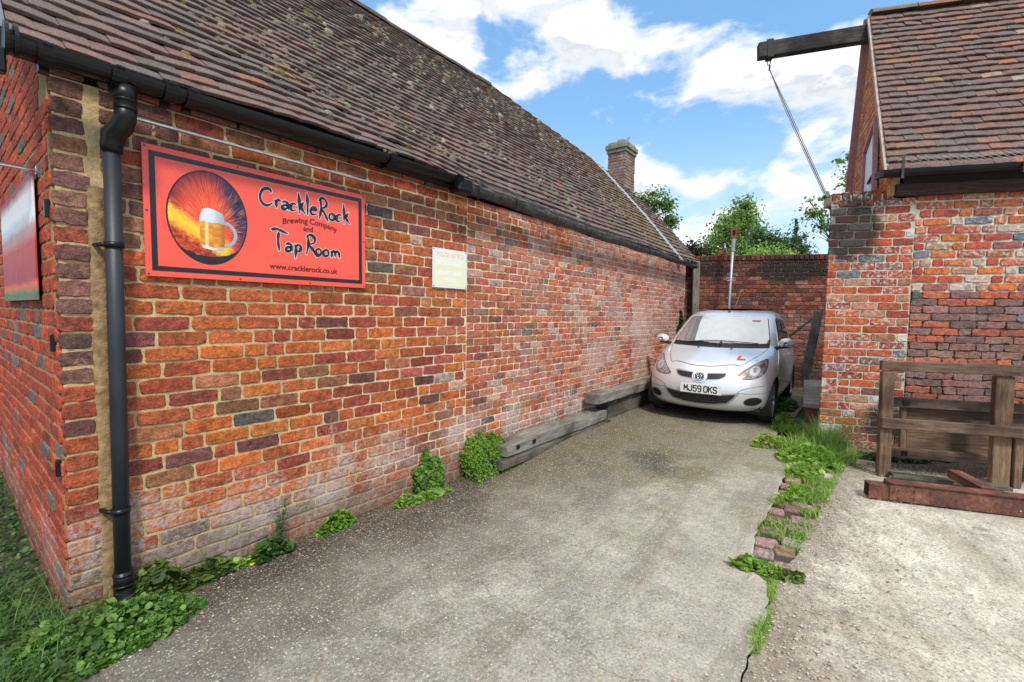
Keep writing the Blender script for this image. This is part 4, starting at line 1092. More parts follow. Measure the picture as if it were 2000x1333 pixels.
# ------------------------------------------------------------------ SIGNS
def gloss(name, col, rough=.22): 
    m, t, bs = mat(name); tc = t.new('ShaderNodeTexCoord').outputs['Object']; n = t.noise(tc, 3, 4, .6); n2 = t.noise(tc, 30, 4, .7)
    t.put(bs.inputs['Base Color'], t.vmath('SCALE', t.vmath('SCALE', col, scale=t.lin(n, .3, .7, .95, 1.05)), scale=t.lin(n2, .3, .7, .97, 1.03)))
    t.put(bs.inputs['Roughness'], t.lin(n2, .3, .7, rough * .8, rough * 1.5)); return m
M_red = gloss('red_sign_vinyl', (.92, .10, .06)); M_blk = gloss('black_vinyl', (.012, .012, .016)); M_whv = gloss('white_vinyl', (.72, .72, .72)); M_maroon = gloss('maroon_vinyl', (.13, .008, .012))
SG = empty('sign_board', tuple(FL.w(.31, -.024, 1.594)), FL.rz, 'large red sign with a beer mug picture and brewery lettering on the long wall', 'sign')
SG.rotation_euler = (0, R_(-.15), FL.rz)
W_, H_ = 1.215, .628
b = MB(); b.box((W_ / 2, 0, H_ / 2), (W_, .006, H_), bev=.0015); b.build('panel', M_red, SG)
b = MB(); o1 = (.027, .032); i1 = (.053, .055)
def ringrect(mb, x0, z0, x1, z1, w, d, h):
    mb.box(((x0 + x1) / 2, d, z0 + w / 2), (x1 - x0, h, w)); mb.box(((x0 + x1) / 2, d, z1 - w / 2), (x1 - x0, h, w))
    mb.box((x0 + w / 2, d, (z0 + z1) / 2), (w, h, z1 - z0 - 2 * w)); mb.box((x1 - w / 2, d, (z0 + z1) / 2), (w, h, z1 - z0 - 2 * w))
ringrect(b, .026, .028, W_ - .026, H_ - .028, .024, -.0034, .0008); b.build('border', M_blk, SG)
sc = MB()
for (x, z) in [(.012, .012), (W_ - .012, .012), (.012, H_ - .012), (W_ - .012, H_ - .012), (.012, H_ / 2), (W_ - .012, H_ / 2), (.42, .012), (.82, .012), (.42, H_ - .012), (.82, H_ - .012)]:
    s_ = MB(); s_.lathe([(0, -.0055), (.004, -.005), (.0055, -.003)], (x, 0, z), 10, 'y'); s_.build('screw', M_screw, SG)
# picture disc: an erupting glow
m, t, bs = mat('explosion_print'); tc = t.new('ShaderNodeTexCoord').outputs['Object']; x, y, z = t.sep(tc)
cx, cz = .275, .318
u = t.math('DIVIDE', t.math('SUBTRACT', x, cx), .178); v = t.math('DIVIDE', t.math('SUBTRACT', z, cz), .232)
u0 = t.math('SUBTRACT', u, .05); v0 = t.math('ADD', v, .25)
rad = t.math('SQRT', t.math('ADD', t.math('MULTIPLY', u0, u0), t.math('MULTIPLY', v0, v0)))
ang = t.math('ARCTAN2', v0, u0)
st = t.noise(t.comb(t.math('MULTIPLY', ang, 9.0), t.math('MULTIPLY', rad, .9), 0.0), 2.2, 5, .7)
st2 = t.noise(t.comb(t.math('MULTIPLY', ang, 26.0), t.math('MULTIPLY', rad, 1.2), 3.0), 2.0, 3, .6)
base = t.mix(t.ss(t.math('ADD', rad, t.math('MULTIPLY', st, .8)), .95, 1.9), (.85, .06, .02), (.05, .008, .03))
side = t.ss(t.math('ADD', u, t.math('MULTIPLY', v, .35)), .25, .85); base = t.mix(side, base, (.016, .010, .055))
base = t.mix(t.math('MULTIPLY', t.ss(st2, .50, .62), t.ss(rad, 1.45, .3)), base, (.95, .28, .10))
hot = t.ss(t.math('ADD', t.math('ABSOLUTE', t.math('ADD', t.math('ADD', v, .50), t.math('MULTIPLY', u, .52))), t.math('MULTIPLY', t.noise(tc, 34, 6, .75), .55)), .60, .34)
hot = t.math('MULTIPLY', hot, t.ss(u, .72, .42))
base = t.mix(hot, base, t.mix(t.noise(tc, 50, 4, .7), (.95, .25, .01), (1.0, .85, .05)))
lava = t.ss(t.noise(tc, 46, 6, .8), .45, .6)
low = t.math('MULTIPLY', t.ss(t.math('ADD', v, t.math('MULTIPLY', u, .3)), -.48, -.60), t.math('SUBTRACT', 1.0, hot))
base = t.mix(low, base, t.mix(lava, (.25, .02, .01), (.80, .10, .01)))
hill = t.ss(t.math('ADD', v, t.math('MULTIPLY', t.math('SUBTRACT', t.noise(tc, 22, 3, .6), .5), .14)), t.n and -.80, -.83)
hill2 = t.math('ADD', v, t.math('MULTIPLY', t.math('MULTIPLY', u, u), -.30))
hm = t.ss(t.math('ADD', hill2, t.math('MULTIPLY', t.math('SUBTRACT', t.noise(tc, 22, 3, .6), .5), .12)), -.84, -.87)
base = t.mix(hm, base, (.012, .012, .018))
t.put(bs.inputs['Base Color'], base); bs.inputs['Roughness'].default_value = .25
M_expl = m
def ell(rx, rz2, n=48): return [(cx + rx * math.cos(a), cz + rz2 * math.sin(a)) for a in np.linspace(0, 2 * math.pi, n, endpoint=False)]
MB().prism(ell(.187, .241), -.0042, -.003).build('picture_rim', M_blk, SG)
PIC = MB().prism(ell(.180, .234), -.0050, -.0043).build('picture', M_expl, SG)
# mug in the print
def flat(mb, poly, d, h=.0004, mi=0): mb.prism(poly, d - h, d, mi=mi)
mx, mz = .232, .165
m, t, bs = mat('beer_print'); tc = t.new('ShaderNodeTexCoord').outputs['Object']; x, y, z = t.sep(tc)
n = t.noise(tc, 40, 5, .7); c = t.mix(t.ss(n, .4, .6), (.86, .36, .03), (.62, .20, .015)); c = t.mix(t.ss(x, .30, .345), c, (.45, .14, .01)); c = t.mix(t.ss(t.math('ABSOLUTE', t.math('SUBTRACT', x, .262)), .012, .004), c, (.9, .62, .25)); t.put(bs.inputs['Base Color'], c); bs.inputs['Roughness'].default_value = .25; M_beer = m
m, t, bs = mat('foam_print'); tc = t.new('ShaderNodeTexCoord').outputs['Object']; x, y, z = t.sep(tc); n = t.noise(tc, 30, 4, .6)
t.put(bs.inputs['Base Color'], t.mix(t.ss(t.math('ADD', x, t.math('MULTIPLY', n, .05)), .30, .37), (.72, .76, .78), (.36, .42, .47))); bs.inputs['Roughness'].default_value = .25; M_foam = m
b = MB(); flat(b, [(mx, mz + .02), (mx + .006, mz + .007), (mx + .03, mz), (mx + .09, mz - .001), (mx + .110, mz + .006), (mx + .114, mz + .02), (mx + .114, mz + .14), (mx, mz + .14)], -.0052); b.build('mug_beer', M_beer, PIC)
b = MB(); flat(b, [(mx + .004, mz + .012), (mx + .012, mz - .004), (mx + .06, mz - .013), (mx + .105, mz - .006), (mx + .112, mz + .010), (mx + .06, mz + .002)], -.0056); b.build('mug_base', M_foam, PIC)
b = MB(); flat(b, [(mx - .001, mz + .128), (mx + .02, mz + .137), (mx + .05, mz + .129), (mx + .08, mz + .134), (mx + .115, mz + .128), (mx + .113, mz + .165), (mx + .105, mz + .186), (mx + .085, mz + .194), (mx + .06, mz + .203), (mx + .035, mz + .205), (mx + .015, mz + .197), (mx + .006, mz + .18), (mx + .002, mz + .165), (mx - .002, mz + .15)], -.0058); b.build('mug_foam', M_foam, PIC)
b = MB(); arc = [(mx + .112 + .056 * math.sin(a), mz + .078 + .060 * math.cos(a)) for a in np.linspace(.0, math.pi, 14)]
V = []; 
for i, (a_, c_) in enumerate(arc):
    q = math.pi * i / 13; w = .0085
    V += [(a_ + w * math.sin(q), -.0062, c_ + w * math.cos(q)), (a_ - w * math.sin(q), -.0062, c_ - w * math.cos(q))]
b.add(V, [(2 * i, 2 * i + 1, 2 * i + 3, 2 * i + 2) for i in range(13)]); b.build('mug_handle', M_foam, PIC)

# hand-drawn scratchy letters as strokes
GL = {
 'C': [[(.92, .80), (.80, .97), (.55, 1.0), (.25, .86), (.08, .55), (.10, .28), (.30, .07), (.60, .03), (.95, .20)]],
 'r': [[(.22, .58), (.30, .40), (.34, .02)], [(.30, .36), (.50, .58), (.85, .55)]],
 'a': [[(.20, .48), (.50, .58), (.76, .46), (.78, .22), (.86, .02)], [(.76, .30), (.45, .30), (.16, .18), (.26, .02), (.55, .03), (.78, .20)]],
 'c': [[(.85, .48), (.60, .58), (.28, .42), (.18, .18), (.42, .01), (.86, .12)]],
 'k': [[(.24, 1.08), (.30, .6), (.28, -.08)], [(.80, .62), (.52, .38), (.30, .28)], [(.42, .34), (.62, .18), (.92, -.02)]],
 'l': [[(.42, 1.06), (.52, .55), (.50, -.04)]],
 'e': [[(.18, .30), (.55, .38), (.80, .44), (.66, .60), (.36, .54), (.16, .26), (.34, .02), (.84, .10)]],
 'R': [[(.30, 1.0), (.34, .5), (.18, -.02)], [(.14, .86), (.45, 1.05), (.80, .92), (.78, .66), (.36, .50)], [(.36, .50), (.66, .26), (.95, -.10)]],
 'o': [[(.52, .54), (.22, .40), (.20, .12), (.50, .00), (.82, .16), (.80, .42), (.52, .54), (.40, .50)]],
 'T': [[(.02, .94), (.35, 1.02), (1.0, .86)], [(.48, .90), (.42, .5), (.48, -.02)]],
 'p': [[(.24, .56), (.34, .2), (.26, -.42)], [(.30, .36), (.58, .56), (.84, .40), (.72, .12), (.34, .06)]],
 'm': [[(.12, .54), (.18, .3), (.14, .02)], [(.18, .38), (.36, .54), (.48, .40), (.46, .06)], [(.48, .38), (.68, .54), (.84, .38), (.88, .00)]],
}
def cr(pts, n=6):
    P = np.array(pts, float); P = np.vstack([2 * P[0] - P[1], P, 2 * P[-1] - P[-2]]); out = []
    for i in range(1, len(P) - 2):
        for k in range(n):
            f = k / n; out.append(.5 * ((2 * P[i]) + (-P[i - 1] + P[i + 1]) * f + (2 * P[i - 1] - 5 * P[i] + 4 * P[i + 1] - P[i + 2]) * f * f + (-P[i - 1] + 3 * P[i] - 3 * P[i + 1] + P[i + 2]) * f ** 3))
    out.append(P[-2]); return np.array(out)
def stroke_text(word, placer, wd, d, extra=0.0):
    mb = MB(); lr = np.random.default_rng(5)
    for i, ch in enumerate(word):
        if ch == ' ': continue
        for st_ in GL[ch]:
            p = cr(st_); p = np.array([placer(i, q) for q in p]); n = len(p)
            tg = np.gradient(p, axis=0); tg /= np.linalg.norm(tg, axis=1)[:, None] + 1e-9; nr = np.stack([-tg[:, 1], tg[:, 0]], 1)
            f = np.linspace(0, 1, n); w = wd * (.45 + .75 * np.sin(math.pi * np.clip(f * 1.05, 0, 1)) ** .7) * (1 + .25 * np.sin(f * 9 + i)) + extra
            A = p + nr * w[:, None]; B = p - nr * w[:, None]
            A[0] -= tg[0] * extra; B[0] -= tg[0] * extra; A[-1] += tg[-1] * (extra + wd * .4); B[-1] += tg[-1] * (extra + wd * .4)
            V = []
            for k in range(n): V += [(A[k][0], d, A[k][1]), (B[k][0], d, B[k][1])]
            mb.add(V, [(2 * k, 2 * k + 1, 2 * k + 3, 2 * k + 2) for k in range(n - 1)])
    return mb
def placer1(i, q):   # CrackleRock on a falling line
    xs_ = [0, .078, .118, .168, .214, .262, .292, .345, .415, .465, .510]; ws = [.075, .05, .055, .05, .055, .04, .055, .075, .055, .05, .065]
    hs = [.098, .078, .078, .078, .105, .115, .078, .120, .078, .078, .110]
    x = .527 + xs_[i] * 1.0 + q[0] * ws[i]; z = .438 - (xs_[i]) * .01 + q[1] * hs[i] - (.012 if i > 6 else 0)
    return (x + 0.0, z)
def placer2(i, q):   # Tap Room
    xs_ = [0, .075, .125, .18, .195, .262, .312, .366]; ws = [.095, .055, .060, .03, .085, .052, .052, .075]; hs = [.118, .080, .084, .1, .112, .076, .076, .074]
    return (.588 + xs_[i] + q[0] * ws[i], .195 - xs_[i] * .02 + q[1] * hs[i])
for word, pl_ in (("CrackleRock", placer1), ("Tap Room", placer2)):
    stroke_text(word, pl_, .0062, -.0040, .0042).build('lettering_outline', M_whv, SG)
    stroke_text(word, pl_, .0078, -.0046, 0).build('lettering', M_blk, SG)
for body, size, x, z, off, bend in (("Brewing Company", .0475, .655, .364, .0012, 1), ("and", .044, .782, .328, .0012, 0), ("www.cracklerock.co.uk", .0455, .578, .083, .0013, 0)):
    V, F = text_mb(body, size, off, .0003, xs=.98)
    P = upright(V, x, -.0038, z)
    if bend:
        mid = (P[:, 0].min() + P[:, 0].max()) / 2; P[:, 2] += .010 - 3.4 * (P[:, 0] - mid) ** 2 * .25
    MB().add(P, F).build('lettering', M_maroon, SG)
# thin aluminium rail above the sign
RL = empty('sign_lamp_rail', tuple(FL.w(.262, -.12, 2.292)), FL.rz, 'thin aluminium rail on stubs above the large red sign', 'rail')
b = MB(); b.box((.675, 0, 0), (1.35, .022, .010), bev=.002); b.build('rail', M_alu, RL)
for x in (.1, 1.25): MB().tube([(x, .005, 0), (x, .11, .0)], .006, 8).build('stub', M_steel, RL)

# no parking notice
NT_ = empty('notice_plate', tuple(FL.w(2.142, -.021, 1.640)), FL.rz, 'small faded white and yellow parking notice plate screwed to the long wall', 'sign')
m, t, bs = mat('faded_notice'); tc = t.new('ShaderNodeTexCoord').outputs['Object']; x, y, z = t.sep(tc)
n = t.noise(tc, 6, 4, .6); c = t.mix(t.ss(t.math('ADD', z, t.math('MULTIPLY', n, .1)), .29, .25), (.80, .80, .78), (.80, .79, .56))
t.put(bs.inputs['Base Color'], c); bs.inputs['Roughness'].default_value = .35; M_not = m
b = MB(); b.box((.195, 0, .158), (.39, .003, .316), bev=.001); b.build('plate', gloss('white_plate', (.80, .80, .80)), NT_)
b = MB(); b.box((.195, -.0018, .155), (.365, .001, .285)); b.build('printed_field', M_not, NT_)
M_fade = gloss('faded_white_letter', (.85, .85, .83)); M_fade2 = gloss('faded_pink_letter', (.85, .62, .45)); M_line = gloss('white_line', (.84, .84, .84))
for body, size, z, m_, xs_ in (("POLITE NOTICE", .052, .252, M_fade2, .82), ("NO PARKING", .058, .180, M_fade, .86), ("PLEASE LEAVE", .046, .105, M_fade, .92), ("CLEAR", .046, .048, M_fade, .95)):
    V, F = text_mb(body, size, .0018, .0003, 'CENTER', xs_); MB().add(upright(V, .195, -.0026, z), F).build('lettering', m_, NT_)
for (x, z) in ((.012, .012), (.378, .012), (.012, .304), (.378, .304)):
    MB().lathe([(0, -.004), (.005, -.0035), (.006, -.001)], (x, 0, z), 10, 'y').build('screw', M_screw, NT_)

# poster panel on the gable, seen at a grazing angle
GS = empty('sign_board', tuple(FL.w(-.02, .30, 1.47)), FL.rz, 'glossy printed panel with a green foot strip on the gable end', 'sign')
m, t, bs = mat('gable_print'); tc = t.new('ShaderNodeTexCoord').outputs['Object']; x, y, z = t.sep(tc)
n = t.noise(t.vmath('MULTIPLY', tc, (1, 1, 2.5)), 6, 5, .65)
c = t.ramp(t.math('ADD', z, t.math('MULTIPLY', n, .05)), [(0, (.50, .10, .08)), (.055, (.02, .22, .10)), (.10, (.80, .14, .05)), (.13, (.42, .04, .05)), (.26, (.48, .06, .05)), (.30, (.55, .05, .05)), (.38, (.62, .36, .34)), (.42, (.85, .84, .85)), (.54, (.80, .74, .76)), (.60, (.30, .04, .06))])
t.put(bs.inputs['Base Color'], c); bs.inputs['Roughness'].default_value = .5; bs.inputs['Specular IOR Level'].default_value = .2; bs.inputs['Coat Roughness'].default_value = .02
h = t.noise(tc, 7, 2, .5); t.put(bs.inputs['Normal'], t.bump(h, .25, .02)); M_gp = m
b = MB(); b.box((0, .70, .30), (.008, 1.4, .60), bev=.002); b.build('panel', M_gp, GS)
for (y, z) in ((.02, .02), (.02, .58)): MB().lathe([(0, -.008), (.005, -.007), (.006, -.003)], (0, y, z), 10, 'x').build('screw', M_screw, GS)
RL2 = empty('sign_lamp_rail', tuple(FL.w(-.12, .30, 2.07)), FL.rz, 'bright steel rail on a round stub above the glossy gable panel', 'rail')
b = MB(); b.box((0, .66, 0), (.022, 1.3, .012), bev=.002); b.build('rail', M_steel, RL2)
b = MB(); b.tube([(0, .01, 0), (.115, .01, 0)], .009, 12); b.tube([(.112, .01, 0), (.12, .01, 0)], .022, 14); b.build('stub', M_steel, RL2)
# ------------------------------------------------------------------ TIMBERS BY THE WALL
M_timb = wood('grey_timber', (.11, .10, .085), (.24, .225, .19), axis='x', sel=(.35, .6))
M_timbd = wood('dark_wet_timber', (.045, .04, .035), (.14, .12, .095), axis='x', sel=(.4, .65))
SQ = [(1, -.9), (1, 0), (1, .9), (.93, 1), (0, 1), (-.93, 1), (-1, .9), (-1, 0), (-1, -.9), (-.93, -1), (0, -1), (.93, -1)]
def timber(name, x0, x1, y0, y1, z0, z1, label, m_, holes=None, cut=0.0, group=None, seed=0, slope=0.0):
    """uneven squared baulk in the left building's frame"""
    root = empty(name, tuple(FL.w(x0, (y0 + y1) / 2, z0)), FL.rz, label, 'timber', group)
    L = x1 - x0; n = 40; ring = 12; V = []; r_ = np.random.default_rng(seed)
    hw, hh = (y1 - y0) / 2, (z1 - z0) / 2
    for i in range(n + 1):
        f = i / n; x = f * L
        for k in range(ring):
            px, pz = SQ[k]; rr_ = 1
            nz = .010 * (vnoise(np.array([x * 3, px * .7, pz * .7 + seed]), 2, seed) - .5)
            top = 0.0
            if cut and pz > .5 and f < cut: top = -.03 * (1 - f / cut)
            V.append((x, px * (hw * rr_ + nz), hh + pz * (hh * rr_ + nz) + top + slope * f))
    F = [(i * ring + k, i * ring + (k + 1) % ring, (i + 1) * ring + (k + 1) % ring, (i + 1) * ring + k) for i in range(n) for k in range(ring)]
    F += [list(range(ring))[::-1], [n * ring + k for k in range(ring)]]
    F = [f[::-1] for f in F]
    b = MB(); b.add(V, F); b.build('baulk', m_, root)
    if holes:
        for hx_ in holes:
            MB().box((hx_, -hw - .001, hh * 1.05), (.05, .012, .035)).build('mortice', M_black, root)
    return root
timber('timber_baulk', 2.86, 4.86, -.235, -.045, .130, .250, 'grey squared timber with two mortice holes, on a plank at the foot of the wall', M_timb, holes=(.16, .42), cut=.25, seed=1)
timber('timber_plank', 2.74, 4.90, -.275, -.10, .050, .122, 'low dark wet plank under the grey timber with mortice holes', M_timbd, seed=2)
timber('timber_baulk', 4.60, 8.1, -.26, -.06, .36, .475, 'long grey green timber raised on a bearer beside the car', M_timb, seed=3)
timber('timber_plank', 4.95, 8.1, -.20, -.08, .10, .345, 'dark bearer timber under the long raised baulk beside the car', M_timbd, seed=4)

# ------------------------------------------------------------------ POST, POLE, PLANKS, SLAB AT THE BACK
po = FL.w(8.45, 0, 0)
p = FB.w(.33, -.10, 0)
PT = empty('timber_post', (float(p[0]), float(p[1]), .12), FB.rz, 'weathered grey timber post standing at the far end of the long wall', 'post')
M_post = wood('grey_post', (.12, .10, .08), (.27, .23, .19), axis='z', sel=(.35, .6))
b = MB(); b.bar((0, 0, -.1), (-.03, 0, 2.40), .13, .12, up=(0, 1, 0), bev=.015); b.build('post', M_post, PT)
for z in (2.25, 1.0, 1.55): MB().tube([(-.03, -.058, z), (-.03, -.062, z)], .012, 8).build('bolt_hole', M_black, PT)
p = FB.w(.89, -.3, 0)
PL_ = empty('metal_pole', (float(p[0]), float(p[1]), .12), FB.rz, 'slim galvanised pole with a rusty red head standing behind the car', 'pole')
M_galv = simple('galvanised_steel', (.42, .43, .45), .5, metal=.5, noise=.2, nscale=14)
M_rust = simple('rusty_red', (.26, .07, .035), .85, noise=.4, nscale=30, bump=.6)
b = MB(); b.tube([(-.03, 0, 0), (0, 0, 1.5), (.03, 0, 2.78)], .024, 12); b.build('pole', M_galv, PL_, smooth=True)
b = MB(); b.box((.032, 0, 2.72), (.055, .05, .16), bev=.01); b.tube([(.03, 0, 2.55), (.032, 0, 2.75)], .032, 12); b.build('socket', M_galv, PL_)
b = MB(); pr = [(-.045, 2.80), (.045, 2.80), (.055, 2.96), (.03, 3.0), (-.03, 3.0), (-.055, 2.96)]; b.prism([(x + .03, z) for x, z in pr], -.03, .03); b.build('head', M_rust, PL_)
MB().prism([(x * .5 + .03, 2.905 + (z - 2.905) * .5) for x, z in pr], -.034, -.031).build('head_opening', M_black, PL_)
b = MB()
for sx in (-1, 1):
    b.tube([(.012 + sx * .055 + .022 * math.cos(a), -.01, 2.03 + .032 * math.sin(a)) for a in np.linspace(0, 2 * math.pi, 12)[:-1]], .006, 6, closed=True)
b.box((.012, -.01, 2.00), (.12, .03, .016), bev=.003); b.build('bracket', M_galv, PL_)
ST = empty('cane', tuple(FB.w(1.02, -.34, 1.0)), FB.rz, 'thin bare cane leaning beside the galvanised pole behind the car', 'cane')
MB().tube([(-.12, 0, .3), (.06, 0, .92)], .005, 5).build('cane', simple('dry_cane', (.40, .28, .16), .8), ST)
# concrete slab bench on bricks behind the pier
SB = empty('concrete_slab', (3.58, 5.32, .105), R_(90 - 32.5), 'flat concrete slab on low brick supports behind the pier', 'slab')
b = MB(); b.box((1.25, .0, .30), (2.5, .26, .06), bev=.008); b.build('slab', M_conc, SB)
b = MB(); b.box((.10, .0, .135), (.10, .22, .27), bev=.01); b.box((2.2, .0, .135), (.11, .2, .27), bev=.01); b.build('brick_support', simple('support_brick', (.22, .08, .05), .9, noise=.4, bump=.6), SB)
b = MB(); b.bar((0, 0, 0), (.16, -.14, 1.12), .13, .035, up=(1, .2, -.2), bev=.006)
PK = empty('leaning_plank', (4.78, 7.42, .43), R_(90 - 32.5) , 'wide grey plank leaning upright against the back of the pier', 'plank'); b.build('plank', M_post, PK)
PKb = empty('leaning_pole', (4.18, 8.0, .55), R_(-14), 'thin wooden pole leaning diagonally across the back wall beside the car', 'pole')
b = MB(); b.tube([(0, 0, 0), (1.12, .1, 1.03)], .020, 8); b.build('pole', M_post, PKb)

# ------------------------------------------------------------------ WOODEN FRAMES AND RUSTY STEEL
M_pal = wood('brown_frame_timber', (.060, .034, .024), (.18, .115, .08), axis='x', sel=(.35, .62))
M_palz = wood('brown_frame_upright', (.085, .052, .035), (.23, .145, .085), axis='z', sel=(.35, .62))
PF = empty('pallet', tuple(FR.w(.185, -.90, .105)), FR.rz, 'front brown timber frame standing against the right facade behind the rusty beam', 'pallet')
PF.rotation_euler = (R_(-2), 0, FR.rz - R_(1.5))
zt = .995
b = MB(); b.box((1.0, 0, zt - .055), (2.1, .05, .085), bev=.005); b.build('top_rail', M_pal, PF)
b = MB(); b.box((.0, .0, .445), (.088, .06, .89), bev=.005); b.build('upright', M_palz, PF)
b = MB(); b.box((.80, .03, .445), (.12, .06, .89), bev=.005); b.build('upright', M_palz, PF)
b = MB(); b.box((2.0, .03, .445), (.12, .06, .89), bev=.005); b.build('upright', M_palz, PF)
b = MB(); b.box((.98, -.047, .455), (2.06, .036, .088), bev=.005, ry=.004); b.build('middle_rail', M_pal, PF)
b = MB(); b.box((.90, .01, .20), (.05, .05, .40), bev=.004); b.build('packing_piece', M_palz, PF)
PG = empty('pallet', tuple(FR.w(.37, -.66, .105)), FR.rz, 'rear grey brown timber frame with a board panel, half hidden behind the front frame', 'pallet')
PG.rotation_euler = (R_(-3), 0, FR.rz - R_(1))
for z in (.60, .155):
    b = MB(); b.box((.92, -.03, z), (2.0, .05, .085), bev=.004); r = b.build('rail', M_pal, PG)
    sq = MB(); sq.box((.055, -.058, z), (.042, .012, .042)); sq.build('square_hole', M_black, r)
b = MB(); b.box((.06, -.0, .37), (.045, .04, .55), bev=.003); b.build('upright', M_palz, PG)
b = MB(); b.box((1.0, .02, .36), (1.8, .012, .42)); b.build('board', wood('board_panel', (.10, .065, .045), (.17, .10, .055), sel=(.4, .62)), PG)
# rusty beams
def rustmat():
    m, t, bs = mat('rusted_steel'); tc = t.new('ShaderNodeTexCoord').outputs['Object']; n = t.noise(tc, 5, 6, .7); n2 = t.noise(tc, 40, 5, .7)
    c = t.ramp(t.math('ADD', t.math('MULTIPLY', n, .7), t.math('MULTIPLY', n2, .3)), [(.36, (.040, .020, .018)), (.50, (.11, .040, .028)), (.60, (.20, .075, .04)), (.70, (.32, .15, .08))])
    t.put(bs.inputs['Base Color'], c); bs.inputs['Roughness'].default_value = .75; t.put(bs.inputs['Normal'], t.bump(n2, .6, .004)); return m
M_rs = rustmat()
g0 = FR.w(-.17, -1.46, 0); g1 = FR.w(.75, -1.475, 0)
RBm = empty('steel_beam', (float(g0[0]), float(g0[1]), float(gz(g0[0], g0[1])) + .006), R_(-20.5), 'long rusty brown steel box beam lying on the yard in front of the timber frames', 'steel beam')
def ushape(mb, x0, x1, w, h, t_):
    mb.box(((x0 + x1) / 2, -w / 2 + t_ / 2, h / 2), (x1 - x0, t_, h)); mb.box(((x0 + x1) / 2, w / 2 - t_ / 2, h / 2), (x1 - x0, t_, h)); mb.box(((x0 + x1) / 2, 0, h - t_ / 2), (x1 - x0 - .001, w - 2 * t_, t_))
b = MB(); ushape(b, .0, .125, .10, .105, .006); b.box((.06, 0, .004), (.12, .088, .006)); b.build('beam_tip', M_rs, RBm)
b = MB(); b.box((1.62, 0, .068), (3.0, .116, .134), bev=.006); b.build('beam', M_rs, RBm)
b = MB(); b.box((1.62, -.061, .136), (3.0, .016, .006)); b.build('beam_lip', M_rs, RBm)
for x, z in ((.18, .09), (.18, .03), (.27, .03), (.27, .09), (.85, .045), (.95, .06), (1.15, .085)):
    MB().lathe([(0, -.068), (.006, -.066), (.007, -.058)], (x, 0, z), 8, 'y').build('rivet', M_alu if x > .8 else M_rs, RBm)
b = MB(); b.box((.46, .005, .124), (.02, .02, .004)); b.build('bolt_head', M_black, RBm)
q0 = FR.w(.57, -1.10, .235)
SBm = empty('steel_channel', tuple(q0), FR.rz, 'short rusty channel offcut lying at an angle behind the long rusty beam', 'steel beam')
b = MB(); b.bar((0, 0, .02), (.0, -.37, .008), .085, .010); b.bar((-.040, 0, -.012), (-.040, -.37, -.024), .008, .05); b.bar((.040, 0, -.012), (.040, -.37, -.024), .008, .05); b.build('channel', M_rs, SBm)
FP = empty('floor_plank', tuple(FR.w(.22, -.98, .13)), R_(-22), 'flat grey plank lying on the ground between the rusty beam and the frames', 'plank')
b = MB(); b.box((.36, 0, .012), (.75, .09, .03), bev=.004); b.build('plank', M_timbd, FP)
# ------------------------------------------------------------------ CAR (x to its left side, y backwards from the nose, z up)
CAR = empty('parked_car', tuple(FC.w(5.86, 1.64, .10)), R_(-36.2), 'small silver hatchback with a red learner letter on its bonnet, parked nose out', 'car')
m, t, bs = mat('silver_paint'); tc = t.new('ShaderNodeTexCoord').outputs['Object']; n = t.noise(tc, 900, 2, .5); d_ = t.noise(tc, 2.5, 5, .6); z = t.sep(tc)[2]
dirt = t.math('MULTIPLY', t.ss(t.math('ADD', z, t.math('MULTIPLY', d_, .25)), .62, .25), .35)
t.put(bs.inputs['Base Color'], t.mix(dirt, t.vmath('SCALE', (.80, .83, .86), scale=t.lin(n, .3, .7, .92, 1.08)), (.28, .25, .21)))
t.put(bs.inputs['Metallic'], t.math('SUBTRACT', .48, dirt)); t.put(bs.inputs['Roughness'], t.lin(d_, .3, .7, .30, .42)); bs.inputs['Coat Weight'].default_value = .8; bs.inputs['Coat Roughness'].default_value = .06
M_car = m
M_cblk = simple('car_black_trim', (.012, .012, .013), .55); M_seam = simple('car_seam', (.04, .04, .045), .7); M_tyre = simple('tyre_rubber', (.02, .02, .02), .85, noise=.4, bump=.3)
M_chr = simple('chrome', (.8, .8, .82), .12, metal=1.0); M_rim = simple('alloy_rim', (.50, .51, .53), .32, metal=.8)
m, t, bs = mat('windscreen_glass'); bs.inputs['Base Color'].default_value = (.62, .66, .68, 1); bs.inputs['Metallic'].default_value = .72; bs.inputs['Roughness'].default_value = .03; bs.inputs['Coat Weight'].default_value = .5; M_wind = m
m, t, bs = mat('side_glass'); bs.inputs['Base Color'].default_value = (.02, .022, .024, 1); bs.inputs['Roughness'].default_value = .03; bs.inputs['IOR'].default_value = 1.6; M_side = m
CAR.scale = (.955, .97, 1)
